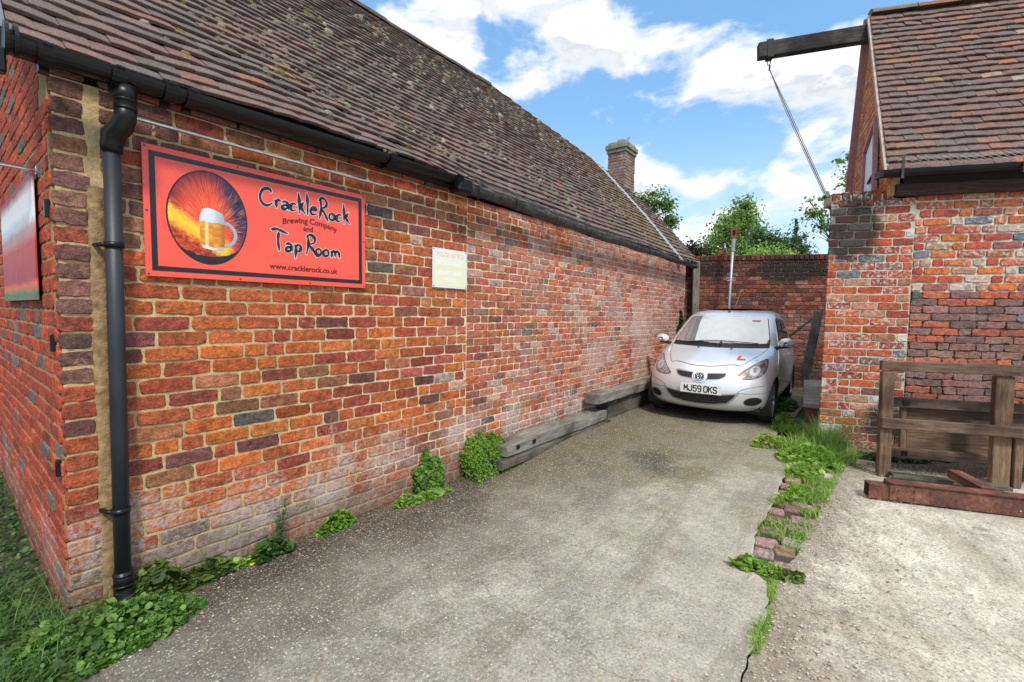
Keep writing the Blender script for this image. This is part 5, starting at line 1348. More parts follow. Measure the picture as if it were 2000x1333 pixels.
# tables: z, y_front, y_rear, half width, corner depth front, exponent front
TB = np.array([
 (.17, .20, 3.22, .66, .55, 2.3), (.19, .11, 3.30, .72, .60, 2.4), (.24, .045, 3.36, .765, .64, 2.5), (.32, .012, 3.39, .785, .66, 2.5), (.42, .0, 3.40, .80, .68, 2.45),
 (.50, .004, 3.40, .806, .70, 2.4), (.57, .022, 3.40, .806, .72, 2.35), (.63, .06, 3.39, .804, .74, 2.35), (.69, .115, 3.38, .802, .76, 2.35), (.735, .19, 3.37, .798, .76, 2.4),
 (.775, .30, 3.36, .792, .74, 2.5), (.81, .42, 3.35, .785, .70, 2.6), (.845, .55, 3.35, .778, .62, 2.7), (.88, .69, 3.34, .770, .52, 2.6), (.915, .83, 3.33, .760, .42, 2.4),
 (.95, .925, 3.31, .748, .36, 2.2), (1.02, 1.03, 3.27, .728, .32, 2.2), (1.10, 1.15, 3.21, .704, .32, 2.2), (1.18, 1.275, 3.14, .680, .32, 2.2), (1.26, 1.405, 3.06, .656, .32, 2.2),
 (1.33, 1.53, 2.98, .634, .32, 2.2), (1.375, 1.64, 2.90, .612, .33, 2.3), (1.41, 1.78, 2.80, .580, .36, 2.4), (1.44, 1.98, 2.65, .50, .38, 2.3), (1.46, 2.2, 2.5, .34, .2, 2.1), (1.465, 2.32, 2.42, .16, .08, 2.1)])
ns = 150; ti = np.linspace(0, len(TB) - 1, ns); TS = np.stack([np.interp(ti, np.arange(len(TB)), TB[:, k]) for k in range(6)], 1)
for _ in range(14): TS[1:-1] = .25 * TS[:-2] + .5 * TS[1:-1] + .25 * TS[2:]
def row(z): return [np.interp(z, TS[:, 0], TS[:, k]) for k in range(1, 6)]
def Fy(x, z):
    yf, yr, w, D, nn = row(z); q = np.clip(np.abs(x) / w, 0, .9999)
    return yf + D * (1 - (1 - q ** nn) ** (1 / nn))
def Sx(y, z):
    yf, yr, w, D, nn = row(z); q = np.clip((yf + D - y) / D, 0, 1); qr = np.clip((y - (yr - .45)) / .45, 0, 1)
    return w * (1 - q ** nn) ** (1 / nn) * (1 - qr ** 2.6) ** (1 / 2.6)
# ring parameterisation: nose centre -> left side -> tail centre, mirrored
V = []; KF, KS, KR = 40, 50, 16
for s in TS:
    z, yf, yr, w, D, nn = s; pts = []
    for k in range(KF):
        a = (k / KF) * math.pi / 2; x = w * math.sin(a) ** (2 / nn); pts.append((x, yf + D * (1 - math.cos(a) ** (2 / nn))))
    for k in range(KS): 
        f = k / KS; pts.append((w, yf + D + (yr - .45 - yf - D) * f))
    for k in range(KR + 1):
        a = (k / KR) * math.pi / 2; pts.append((w * math.cos(a) ** (2 / 2.6), yr - .45 + .45 * math.sin(a) ** (2 / 2.6)))
    full = pts + [(-x, y) for x, y in pts[-2:0:-1]]
    V += [(x, y, z) for x, y in full]
V = np.array(V); nr = len(V) // ns
AX = [(.70, .285), (3.04, .285)]; AR = .315
F = []
for i in range(ns - 1):
    for k in range(nr):
        k2 = (k + 1) % nr; f = (i * nr + k, i * nr + k2, (i + 1) * nr + k2, (i + 1) * nr + k)
        c = V[list(f)].mean(0)
        if abs(c[0]) > .40 and any((c[1] - a) ** 2 + (c[2] - b_) ** 2 < AR * AR for a, b_ in AX): continue
        F.append(f)
F.append([(ns - 1) * nr + k for k in range(nr)])
b = MB(); b.add(V, F); BODY = b.build('body', M_car, CAR, smooth=True)
b = MB()
for a, z0 in AX:
    for sx in (-1, 1):
        prof = [(AR + .012, 0), (AR + .012, .30)]; VV = []
        for r, h in prof:
            for k in range(25):
                q = math.pi * (k / 24) * 1.3 - .15 * math.pi; VV.append((sx * (.79 - h), a + r * math.cos(q), z0 + r * math.sin(q)))
        b.add(VV, [(k, k + 1, 26 + k, 25 + k) for k in range(24)]); 
b.box((0, 1.75, .22), (1.35, 2.9, .06)); b.box((0, 1.85, .5), (1.0, 2.9, .5)); b.build('underbody', M_cblk, CAR)

def pfront(poly, off, material, name, parent, zof=0.0, sub=3, ax='f'):
    bm = bmesh.new(); vs = [bm.verts.new((p[0], 0, p[1])) for p in poly]; f = bm.faces.new(vs)
    bmesh.ops.triangulate(bm, faces=[f])
    for _ in range(sub): 
        es = [e for e in bm.edges if e.calc_length() > .035]
        if es: bmesh.ops.subdivide_edges(bm, edges=es, cuts=1, use_grid_fill=False); bmesh.ops.triangulate(bm, faces=bm.faces)
    bm.verts.index_update(); P = np.array([v.co[:] for v in bm.verts]); FF = [[v.index for v in f.verts] for f in bm.faces]; bm.free()
    if ax == 'f': Q = np.stack([P[:, 0], Fy(P[:, 0], P[:, 2]) - off, P[:, 2] + zof], 1)
    else: Q = np.stack([ax * (Sx(P[:, 0], P[:, 2]) + off), P[:, 0], P[:, 2]], 1)
    return MB().add(Q, FF).build(name, material, parent, smooth=True)
def spoly(pts, n=5, closed=True):
    """rounded outline through points"""
    P = np.array(pts, float); N = len(P); out = []
    for i in range(N):
        p0, p1, p2, p3 = P[i - 1], P[i], P[(i + 1) % N], P[(i + 2) % N]
        for k in range(n):
            f = k / n; out.append(tuple(.5 * (2 * p1 + (p2 - p0) * f + (2 * p0 - 5 * p1 + 4 * p2 - p3) * f * f + (-p0 + 3 * p1 - 3 * p2 + p3) * f ** 3)))
    return out
def seam(pts, w, name='panel_gap', parent=None, ax='f', off=.0015, material=None):
    P = cr(pts, 8); V = []
    tg = np.gradient(P, axis=0); tg /= np.linalg.norm(tg, axis=1)[:, None]; nr_ = np.stack([-tg[:, 1], tg[:, 0]], 1)
    for p, q in zip(P, nr_):
        for sgn in (-1, 1):
            a = p + q * w / 2 * sgn
            if ax == 'f': V.append((a[0], float(Fy(a[0], a[1])) - off, a[1]))
            else: V.append((ax * (float(Sx(a[0], a[1])) + off), a[0], a[1]))
    return MB().add(V, [(2 * i, 2 * i + 1, 2 * i + 3, 2 * i + 2) for i in range(len(P) - 1)]).build(name, material or M_seam, parent or BODY)
mir = lambda p: [(-x, z) for x, z in p][::-1]
# windscreen with black frit
ws = [(-.655, .955), (-.45, .948), (0, .944), (.45, .948), (.655, .955), (.65, 1.02), (.60, 1.18), (.56, 1.305), (.54, 1.328), (.30, 1.340), (0, 1.344), (-.30, 1.340), (-.54, 1.328), (-.56, 1.305), (-.60, 1.18), (-.65, 1.02)]
pfront(ws, .004, M_cblk, 'windscreen_surround', CAR, sub=4)
wi = [(x * .972, .975 + (z - .944) * (.955)) for x, z in ws]
WSC = pfront(wi, .008, M_wind, 'windscreen', CAR, sub=4)
# cowl strip
pfront([(-.66, .928), (0, .915), (.66, .928), (.655, .955), (0, .944), (-.655, .955)], .004, M_cblk, 'cowl', CAR)
# wiper
b = MB(); b.tube([(.02, float(Fy(.02, .95)) - .03, .955), (-.20, float(Fy(-.2, .97)) - .03, .985), (-.42, float(Fy(-.42, .96)) - .025, .972)], .008, 6)
b.tube([(-.50, float(Fy(-.5, .955)) - .018, .962), (-.2, float(Fy(-.2, .995)) - .022, 1.0), (.0, float(Fy(0, 1.0)) - .022, 1.006), (.28, float(Fy(.28, .99)) - .020, .998), (.52, float(Fy(.52, .975)) - .018, .985)], .006, 5)
b.tube([(.05, float(Fy(0, .94)) - .02, .945), (.05, float(Fy(0.05, 1.0)) - .03, 1.005)], .012, 8)
b.build('wiper', M_cblk, CAR)
# sticker on the screen
pfront([(.36, 1.275), (.47, 1.268), (.47, 1.292), (.36, 1.298)], .010, simple('tax_sticker', (.55, .25, .28), .5), 'windscreen_sticker', CAR, sub=1)
# bonnet gap
seam([(-.44, .735), (-.33, .745), (-.15, .722), (0, .716), (.15, .722), (.33, .745), (.44, .735)][::1], .007)
seam([(-.44, .735), (-.52, .80), (-.60, .86), (-.65, .92)], .006); seam([(.44, .735), (.52, .80), (.60, .86), (.65, .92)], .006)
# headlights
M_hl = simple('headlight_glass', (.26, .27, .285), .12, metal=.0, coat=1.0, noise=.6, nscale=16); M_hlb = simple('headlight_bezel', (.055, .055, .06), .25); M_amb = simple('indicator_amber', (.50, .30, .24), .2, metal=.3)
hl = [(.37, .600), (.45, .580), (.56, .585), (.66, .605), (.725, .66), (.745, .72), (.735, .79), (.71, .815), (.665, .80), (.58, .755), (.48, .69), (.40, .635)]
hl = [(.715 - (.745 - x) * .86, z) for x, z in hl]
for sgn in (1, -1):
    o = spoly(hl, 4); o2 = spoly([((x - .60) * .90 + .60, (z - .68) * .90 + .68) for x, z in hl], 4)
    if sgn < 0: o, o2 = mir(o), mir(o2)
    H_ = pfront(o, .003, M_hlb, 'headlight', CAR, sub=3)
    pfront(o2, .006, M_hl, 'lens', H_, sub=3)
    def disc(x, z, r, off, m_, nm):
        pts = [(sgn * x + r * math.cos(a), z + r * math.sin(a)) for a in np.linspace(0, 2 * math.pi, 20, endpoint=False)]
        pfront(pts, off, m_, nm, H_, sub=1)
    disc(.60, .685, .066, .008, M_rim, 'reflector'); disc(.60, .685, .054, .010, simple('reflector_silver', (.62, .63, .65), .3, metal=.3), 'reflector_bowl'); disc(.60, .685, .016, .013, M_rim, 'bulb')
    disc(.49, .640, .030, .009, M_amb, 'indicator'); disc(.665, .745, .026, .009, M_chr, 'side_lamp')
# upper grille
gl = [(x * .88, z) for x, z in [(-.345, .648), (-.335, .612), (-.27, .583), (-.12, .572), (0, .570), (.12, .572), (.27, .583), (.335, .612), (.345, .648), (.20, .640), (.08, .632), (0, .630), (-.08, .632), (-.20, .640)]]
M_lip = simple('silver_shadow_lip', (.42, .42, .44), .4, metal=.5)
pfront(spoly([(x * 1.05, .606 + (z - .606) * 1.35) for x, z in gl], 3), .002, M_lip, 'grille_surround', CAR, sub=3)
GRL = pfront(gl, .005, M_cblk, 'upper_grille', CAR, sub=3)
bd = spoly([(-.095, .598), (-.07, .655), (0, .672), (.07, .655), (.095, .598), (.07, .545), (0, .528), (-.07, .545)], 4)
BDG = pfront(bd, .010, M_car, 'badge_plinth', CAR, sub=2)
by = float(Fy(0, .60)) - .016
def ering(mb, cx_, cz_, rx, rz2, w): mb.tube([(cx_ + rx * math.cos(a), float(Fy(0, cz_ + rz2 * math.sin(a))) - .020, cz_ + rz2 * math.sin(a)) for a in np.linspace(0, 2 * math.pi, 30)[:-1]], w, 6, closed=True)
pfront([(.060 * math.cos(a), .600 + .043 * math.sin(a)) for a in np.linspace(0, 2 * math.pi, 24, endpoint=False)], .014, M_hlb, 'badge_back', BDG, sub=1)
b = MB(); ering(b, 0, .600, .062, .044, .0052); ering(b, 0, .600, .022, .040, .0046); ering(b, 0, .617, .042, .019, .0046); b.build('badge', M_chr, BDG, smooth=True)
# lower grille, fog openings
lg = [(-.43, .405), (-.40, .36), (-.33, .30), (-.18, .272), (0, .265), (.18, .272), (.33, .30), (.40, .36), (.43, .405), (.25, .385), (0, .375), (-.25, .385)]
pfront(spoly([(x * 1.07, .335 + (z - .335) * 1.28) for x, z in lg], 3), .002, M_lip, 'air_dam_surround', CAR, sub=3)
LGm = pfront(lg, .005, M_cblk, 'lower_grille', CAR, sub=3)
b = MB()
for z in (.30, .325, .35, .375):
    w = .36 * min(1, (z - .26) / .07 * .5 + .55); b.tube([(x, float(Fy(x, z)) - .008, z) for x in np.linspace(-w, w, 14)], .0035, 5)
b.build('grille_bars', simple('grille_bar_plastic', (.03, .03, .032), .5), LGm)
for sgn in (1, -1):
    pts = [(sgn * .605 + .088 * math.cos(a), .325 + .048 * math.sin(a) + .010 * math.cos(a) * sgn) for a in np.linspace(0, 2 * math.pi, 24, endpoint=False)]
    pfront([((x - sgn * .605) * 1.1 + sgn * .605, (z - .325) * 1.15 + .325) for x, z in pts], .002, M_lip, 'fog_recess_rim', CAR, sub=2)
    pfront(pts, .005, M_cblk, 'fog_recess', CAR, sub=2)
    seam([(sgn * .44, .425), (sgn * .50, .470), (sgn * .62, .500), (sgn * .72, .515)], .005); seam([(sgn * .44, .425), (sgn * .56, .420), (sgn * .70, .425), (sgn * .765, .44)], .005)
    # mirrors
    M_ = MB(); th = np.linspace(0, 2 * math.pi, 18, endpoint=False)
    VV = []; prof = [(-.062, .3), (-.05, .75), (-.02, .98), (.02, 1.0), (.05, .93), (.065, .80)]
    for h, r in prof:
        for a in th: VV.append((sgn * (.855 + .098 * r * math.cos(a)), 1.12 + h, 1.0 + .068 * r * math.sin(a) ))
    FF = [(i * 18 + k, i * 18 + (k + 1) % 18, (i + 1) * 18 + (k + 1) % 18, (i + 1) * 18 + k) for i in range(5) for k in range(18)] + [list(range(18)), [90 + k for k in range(18)]]
    if sgn > 0: FF = [f[::-1] for f in FF]
    M_.add(VV, FF); MIR = M_.build('door_mirror', M_car, CAR, smooth=True)
    b = MB(); b.bar((sgn * .83, 1.13, .955), (sgn * .71, 1.15, .925), .08, .045, bev=.012); b.lathe([(0, .0), (.06, .0), (.07, .02)], (sgn * .84, 1.13, .935), 12, 'z'); b.build('mirror_foot', M_cblk, MIR)
    # side glass and doors
    sgp = [(1.34, .965), (1.60, .965), (2.06, .968), (2.06, 1.30), (1.90, 1.335), (1.74, 1.315), (1.58, 1.20), (1.42, 1.05)]
    pfront(sgp, .004, M_cblk, 'side_window_seal', CAR, ax=sgn); cxx, czz = 1.78, 1.12
    pfront([((y - cxx) * .93 + cxx, (z - czz) * .92 + czz) for y, z in sgp], .007, M_side, 'side_window', CAR, ax=sgn)
    sg2 = [(2.10, .968), (2.60, .985), (2.72, 1.06), (2.62, 1.22), (2.50, 1.30), (2.10, 1.31)]
    pfront(sg2, .004, M_cblk, 'side_window_seal', CAR, ax=sgn); cxx, czz = 2.4, 1.13
    pfront([((y - cxx) * .93 + cxx, (z - czz) * .92 + czz) for y, z in sg2], .007, M_side, 'side_window', CAR, ax=sgn)
    for ln in ([(1.06, .32), (1.05, .6), (1.12, .85), (1.28, .94)], [(2.08, .32), (2.09, .6), (2.08, .95)], [(1.06, .32), (1.5, .30), (2.08, .32)], [(2.75, .62), (2.70, .8), (2.74, .98)]):
        seam(ln, .006, ax=sgn)
    b = MB(); b.box((sgn * .815, 1.98, .80), (.025, .13, .025), bev=.008); b.build('door_handle', M_car, CAR)
    b = MB(); b.lathe([(0, .0), (.012, .004), (.014, .010)][::-1], (sgn * .806, .98, .70), 10, 'x'); b.build('side_repeater', M_amb, CAR)
# number plate
py = float(Fy(0, .47)) - .018
NP = MB(); NP.box((.025, py, .447), (.50, .010, .112), bev=.002); NPo = NP.build('number_plate', simple('plate_white', (.78, .78, .76), .35), CAR)
PG_ = {'M': [[(0, 0), (0, 1), (.5, .42), (1, 1), (1, 0)]], 'J': [[(1, 1), (1, .18), (.75, 0), (.25, 0), (0, .2), (0, .34)]], '5': [[(.95, 1), (.06, 1), (.02, .56), (.7, .58), (1, .42), (1, .16), (.75, 0), (.2, 0), (0, .16)]],
 '9': [[(1, .5), (.2, .46), (0, .6), (0, .86), (.2, 1), (.8, 1), (1, .86), (1, .16), (.8, 0), (.15, 0)]], 'O': [[(.2, 0), (0, .16), (0, .84), (.2, 1), (.8, 1), (1, .84), (1, .16), (.8, 0), (.2, 0)]],
 'K': [[(0, 0), (0, 1)], [(1, 1), (.08, .47)], [(.3, .62), (1, 0)]], 'S': [[(1, .84), (.8, 1), (.2, 1), (0, .84), (0, .62), (.2, .53), (.8, .47), (1, .36), (1, .15), (.8, 0), (.2, 0), (0, .16)]]}
pc = MB(); cw, chh, gp_ = .040, .070, .0165; x = .025 - (7 * cw + 5 * gp_ + .036) / 2
for i, ch in enumerate("MJ59 OKS"):
    if ch == ' ': x += .036 - gp_; continue
    for ln in PG_[ch]:
        for a_, c_ in zip(ln[:-1], ln[1:]):
            p0 = np.array((x + a_[0] * cw, py - .0058, .4125 + a_[1] * chh)); p1 = np.array((x + c_[0] * cw, py - .0058, .4125 + c_[1] * chh)); e_ = (p1 - p0) / np.linalg.norm(p1 - p0) * .004
            pc.bar(p0 - e_, p1 + e_,   .0135, .0010, up=(0, 1, 0))
    x += cw + gp_
pc.build('plate_characters', M_blk, NPo)
# learner letter lying on the bonnet
Lp_ = [(.36, .842), (.36, .800), (.46, .800), (.46, .812), (.395, .812), (.395, .842)]
pfront(Lp_, .016, simple('learner_red', (.75, .04, .06), .4), 'learner_letter', CAR, sub=2)
# aerial
b = MB(); b.tube([(-.02, 1.78, 1.40), (-.02, 1.80, 1.44)], [.02, .010], 8); b.tube([(-.02, 1.80, 1.43), (.10, 2.05, 1.85)], .0032, 5); b.build('aerial', M_cblk, CAR)
# washer jets
for x in (-.22, .22): MB().box((x, float(Fy(x, .905)), .915), (.03, .02, .008), bev=.002).build('washer_jet', M_cblk, CAR)
# wheels
for a, z0 in AX:
    for sgn in (1, -1):
        W = empty('wheel', (sgn * .70, a, z0)); W.parent = CAR
        pr = [(.20, -.078), (.262, -.080), (.282, -.066), (.287, -.03), (.287, .03), (.282, .066), (.262, .080), (.20, .078)]
        MB().lathe([(r, h * 1.0) for r, h in pr], n=40, axis='x').build('tyre', M_tyre, W, smooth=True)
        b = MB(); xo = sgn * .066
        b.lathe([(.205, xo * 1.1), (.198, xo * .9), (.19, xo * .3)], n=36, axis='x'); b.lathe([(0, xo * .95), (.045, xo * .93), (.05, xo * .7)], n=16, axis='x')
        for k in range(7):
            q = 2 * math.pi * k / 7; b.bar((xo * .85, .03 * math.cos(q), .03 * math.sin(q)), (xo * .93, .196 * math.cos(q), .196 * math.sin(q)), .035, .014, up=(1, 0, 0))
        b.build('rim', M_rim, W)
        MB().lathe([(0, xo * .3), (.19, xo * .3)], n=24, axis='x').build('brake_disc', M_cblk, W)
# rear lamps
for sgn in (1, -1):
    pfront([(3.18, .72), (3.30, .72), (3.28, .98), (3.16, .98)], .004, simple('rear_lamp_red', (.35, .01, .01), .2), 'rear_lamp', CAR, ax=sgn)
# ------------------------------------------------------------------ VEGETATION
def leaf_mat(name, trans=.35, rough=.55):
    m, t, bs = mat(name); at = t.attr('bc'); tc = t.new('ShaderNodeTexCoord').outputs['Object']
    n = t.noise(tc, 9, 3, .6); c = t.vmath('SCALE', at.outputs['Color'], scale=t.lin(n, .3, .7, .8, 1.2))
    t.put(bs.inputs['Base Color'], c); bs.inputs['Roughness'].default_value = rough; bs.inputs['Specular IOR Level'].default_value = .35
    tr = t.new('ShaderNodeBsdfTranslucent'); t.put(tr.inputs[0], t.vmath('MULTIPLY', c, (1.3, 1.5, .6)))
    mx_ = t.new('ShaderNodeMixShader'); mx_.inputs[0].default_value = trans
    out = m.node_tree.nodes['Material Output']
    t.l.new(bs.outputs[0], mx_.inputs[1]); t.l.new(tr.outputs[0], mx_.inputs[2]); t.l.new(mx_.outputs[0], out.inputs[0])
    return m
M_leaf = leaf_mat('leaf'); M_grass = leaf_mat('grass_blade', .3, .6)
GREENS = np.array([(.075, .125, .025), (.11, .17, .035), (.15, .21, .05), (.05, .09, .022)])
def leaves(P, N, r, pal=GREENS, fold=.25, lobes=6, ell_=1.0, rg=None):
    """P centres, N normals, r radii -> verts, faces, cols (each leaf a cupped disc)"""
    g = rg or rng; n = len(P); N = N / (np.linalg.norm(N, axis=1)[:, None] + 1e-9)
    a = np.where(np.abs(N[:, 2:3]) < .9, np.array([[0, 0, 1.]]), np.array([[1., 0, 0]])); T = np.cross(N, a); T /= np.linalg.norm(T, axis=1)[:, None]; B = np.cross(N, T)
    ph = g.random(n) * 6.28; T, B = T * np.cos(ph)[:, None] + B * np.sin(ph)[:, None], -T * np.sin(ph)[:, None] + B * np.cos(ph)[:, None]
    V = [P]
    for k in range(lobes):
        q = 2 * math.pi * k / lobes; rr_ = r * (1 + g.normal(0, .08, n)); 
        V.append(P + T * (rr_ * math.cos(q))[:, None] + B * (rr_ * ell_ * math.sin(q))[:, None] + N * (rr_ * fold * (1 if k % 2 else .6))[:, None])
    V = np.stack(V, 1).reshape(-1, 3); m = lobes + 1
    f = np.array([(0, 1 + k, 1 + (k + 1) % lobes) for k in range(lobes)]); F = (f[None] + (np.arange(n) * m)[:, None, None]).reshape(-1, 3)
    c = pal[g.integers(0, len(pal), n)] * g.uniform(.75, 1.3, (n, 1)); C = np.concatenate([c, g.random((n, 1))], 1); return V, F, np.repeat(C, m, 0)
def blades(P, h, lean, w, pal=GREENS, rg=None, dirs=None):
    g = rg or rng; n = len(P); a = g.random(n) * 6.28 if dirs is None else dirs; D = np.stack([np.cos(a), np.sin(a), a * 0], 1); S = np.stack([-np.sin(a), np.cos(a), a * 0], 1)
    V = []; k = 5
    for i in range(k):
        f = i / (k - 1); c = P + D * (lean * h * f ** 1.8)[:, None] + np.array([0, 0, 1.]) * (h * (f - .32 * lean * f * f))[:, None]; ww = (w * (1 - f ** 1.5) + .0003)[:, None]
        V += [c - S * ww, c + S * ww]
    V = np.stack(V, 1).reshape(-1, 3); f = np.array([(2 * i, 2 * i + 1, 2 * i + 3, 2 * i + 2) for i in range(k - 1)]); F = (f[None] + (np.arange(n) * 2 * k)[:, None, None]).reshape(-1, 4)
    c = pal[g.integers(0, len(pal), n)] * g.uniform(.8, 1.3, (n, 1)); C = np.concatenate([c, g.random((n, 1))], 1); return V, F, np.repeat(C, 2 * k, 0)
def plant_obj(name, V, F, C, m_, label, cat, group=None, kind=None):
    o_ = V[:, :].mean(0); o_[2] = V[:, 2].min(); o = mk(name, V - o_, F, m_, None, False, C); o.location = o_
    return tag(o, label, cat, group, kind)
UP = np.array([0, 0, 1.])
def mound(n, cx_, cy_, rx, ry, h, r, frame=None, rot=0.0, pal=GREENS, rg=None, tilt=.7, z0=None):
    g = rg or rng; q = g.random(n) * 6.28; rad = g.random(n) ** .5; u = rad * np.cos(q) * rx; v = rad * np.sin(q) * ry
    X = cx_ + u * math.cos(rot) - v * math.sin(rot); Y = cy_ + u * math.sin(rot) + v * math.cos(rot)
    if frame is not None: W_ = frame.o[None] + frame.X[None] * X[:, None] + frame.Y[None] * Y[:, None]; X, Y = W_[:, 0], W_[:, 1]
    hh = h * (1 - rad ** 2) * (.55 + .9 * vnoise(np.stack([X, Y, X * 0], -1), 9, 6)); Z = gz(X, Y) + hh * g.uniform(.25, 1.0, n) + .006
    P = np.stack([X, Y, Z], 1); N = g.normal(0, tilt, (n, 3)) + UP; N[:, 2] = np.abs(N[:, 2]) + .2
    return leaves(P, N, r * g.lognormal(0, .42, n), pal, rg=g)
def join(*a):
    V = []; F = []; C = []; k = 0
    for v, f, c in a: V.append(v); F += (f + k).tolist(); C.append(c); k += len(v)
    return np.concatenate(V), F, np.concatenate(C)
DK = np.array([(.05, .11, .028), (.075, .155, .04), (.11, .21, .055), (.035, .075, .02)])
LT = np.array([(.19, .32, .05), (.25, .40, .07), (.13, .23, .04), (.30, .42, .10)])
LIME = np.array([(.14, .26, .03), (.19, .33, .04), (.10, .18, .025)])

# verge left of the corner: creeping leaves and long grass
n = 24000
X = rng.uniform(-4.6, -1.55, n); Y = rng.uniform(.7, 5.2, n)
L_ = np.stack([(X - FL.o[0]) * FL.X[0] + (Y - FL.o[1]) * FL.X[1], (X - FL.o[0]) * FL.Y[0] + (Y - FL.o[1]) * FL.Y[1]], 1)
ed = -1.70 + .10 * (Y - 1.9) + .12 * vnoise(np.stack([Y, Y * 0, Y * 0], -1), 4, 5)
dd = np.where(Y < 2.3, ed - X, 9)
ok = ((L_[:, 0] < -.03) | (L_[:, 1] < -.10)) & (dd > -.02 * rng.random(n)) & ~((L_[:, 0] > 0) & (L_[:, 1] > -.02)) & (L_[:, 0] < .35)
X, Y = X[ok], Y[ok]; n = len(X)
hh = .03 + .10 * vnoise(np.stack([X, Y, X * 0], -1), 3.5, 8) + .05 * smst(-X, 2.0, 3.0)
P = np.stack([X, Y, gz(X, Y) + hh * rng.uniform(.1, 1, n)], 1); N = rng.normal(0, .8, (n, 3)) + UP
V, F, C = leaves(P, N, .0105 * rng.lognormal(0, .3, n), DK)
plant_obj('ground_ivy', V, F, C, M_leaf, 'mat of small dark creeping leaves along the foot of the gable end', 'creeper', kind='stuff')
n = 3600; X = rng.uniform(-2.7, -1.62, n); Y = rng.uniform(1.15, 2.15, n); den = vnoise(np.stack([X, Y, X * 0], -1), 4, 11)
ok = (den > .38 - .3 * smst(-Y, -1.75, -1.5)) & (X < -1.60 - .25 * (Y - 1.2)); X, Y = X[ok], Y[ok]; n = len(X)
P = np.stack([X, Y, gz(X, Y) - .01], 1)
V, F, C = blades(P, rng.uniform(.08, .24, n), rng.uniform(.3, 1.5, n), rng.uniform(.0012, .0028, n), np.array([(.07, .16, .03), (.11, .22, .05), (.05, .12, .03), (.16, .24, .08)]))
plant_obj('long_grass', V, F, C, M_grass, 'long soft grass at the bottom left corner of the verge', 'grass', kind='stuff')
# round-leaved plants at the downpipe
a1 = mound(4600, .03, -.24, .42, .20, .13, .0088, FL, .0, np.array([(.08, .18, .03), (.13, .25, .045), (.18, .32, .07), (.10, .16, .04)]), tilt=.95); a2 = mound(420, .32, -.06, .15, .05, .26, .014, FL, 0, GREENS); a3 = mound(900, -.1, -.25, .30, .22, .10, .013, FL)
V, F, C = join(a1, a2, a3); plant_obj('leafy_weed', V, F, C, M_leaf, 'round leaved green weed clump around the foot of the black downpipe', 'weed', 'weeds along the foot of the long wall')
V, F, C = join(mound(520, .52, -.06, .14, .055, .10, .013, FL), mound(260, .68, -.07, .09, .03, .05, .010, FL, pal=LT)); plant_obj('leafy_weed', V, F, C, M_leaf, 'low weed clump on the long wall foot just right of the downpipe', 'weed', 'weeds along the foot of the long wall')
# feathery plant
def feathery(cx_, cy_, h, n, seed, pal):
    g = np.random.default_rng(seed); Vs = []; 
    base = FL.w(cx_, cy_); P0 = []; N0 = []
    for s_ in range(n):
        a = g.random() * 6.28; le = g.uniform(.1, .55); hh = h * g.uniform(.45, 1)
        for f in np.linspace(.1, 1, 26):
            c = base + np.array((math.cos(a) * le * hh * f ** 1.5 * .5, math.sin(a) * le * hh * f ** 1.5 * .5, hh * f)); c = c + g.normal(0, .013 * (1.2 - f), 3)
            loc = FL.loc(c); 
            if loc[1] > -.012: c = c - FL.Y * (loc[1] + .012)
            P0.append(c); N0.append(g.normal(0, 1, 3))
    P0 = np.array(P0); N0 = np.array(N0); return leaves(P0, N0, g.uniform(.005, .012, len(P0)), pal, ell_=.4, lobes=4, rg=g)
FE = np.array([(.06, .13, .05), (.09, .17, .06), (.12, .20, .09)])
V, F, C = join(feathery(.90, -.07, .36, 26, 3, FE), mound(240, .86, -.09, .13, .06, .12, .014, FL, pal=DK)); plant_obj('feathery_weed', V, F, C, M_leaf, 'tall feathery weed with thin stems against the long wall', 'weed', 'weeds along the foot of the long wall')
V, F, C = mound(650, 1.27, -.06, .15, .05, .10, .010, FL, pal=LIME); plant_obj('leafy_weed', V, F, C, M_leaf, 'small bright green cushion weed between the feathery weed and the leafy clumps', 'weed', 'weeds along the foot of the long wall')
V, F, C = join(mound(240, 1.82, -.10, .12, .06, .06, .012, FL, pal=LT)); plant_obj('leafy_weed', V, F, C, M_leaf, 'sparse low weed scraps left of the tall climbing clump on the long wall', 'weed', 'weeds along the foot of the long wall')
def wallclump(n, x0, x1, zt, out, r, seed, pal, shape=1.0):
    g = np.random.default_rng(seed); x = g.uniform(x0, x1, n); u = (x - x0) / (x1 - x0); zmax = zt * (.55 + .45 * np.sin(math.pi * u) ** .5 + .5 * (vnoise(np.stack([x, x * 0, x * 0], -1), 14, seed) - .5)); z = zmax * g.random(n) ** .8
    y = -.01 - out * (1 - z / zt * .8).clip(.05, 1) * g.random(n) ** .7
    W_ = FL.o[None] + FL.X[None] * x[:, None] + FL.Y[None] * y[:, None] + UP * z[:, None]; W_[:, 2] += gz(W_[:, 0], W_[:, 1])
    N = g.normal(0, .5, (n, 3)) - FL.Y[None] * .8 + UP * .7
    return leaves(W_, N, r * g.lognormal(0, .25, n), pal, rg=g)
V, F, C = join(wallclump(900, 1.95, 2.24, .34, .10, .012, 21, np.array([(.07, .15, .02), (.12, .24, .03), (.17, .27, .05)])), mound(240, 2.02, -.14, .20, .07, .05, .013, FL, pal=LT)); plant_obj('climbing_weed', V, F, C, M_leaf, 'upright leafy clump climbing the long wall left of the fine leaved mat', 'weed', 'weeds along the foot of the long wall')
V, F, C = join(wallclump(5200, 2.46, 3.0, .32, .26, .0075, 22, LIME)); plant_obj('cushion_weed', V, F, C, M_leaf, 'dense bright green mat of tiny leaves at the end of the timber', 'weed', 'weeds along the foot of the long wall')
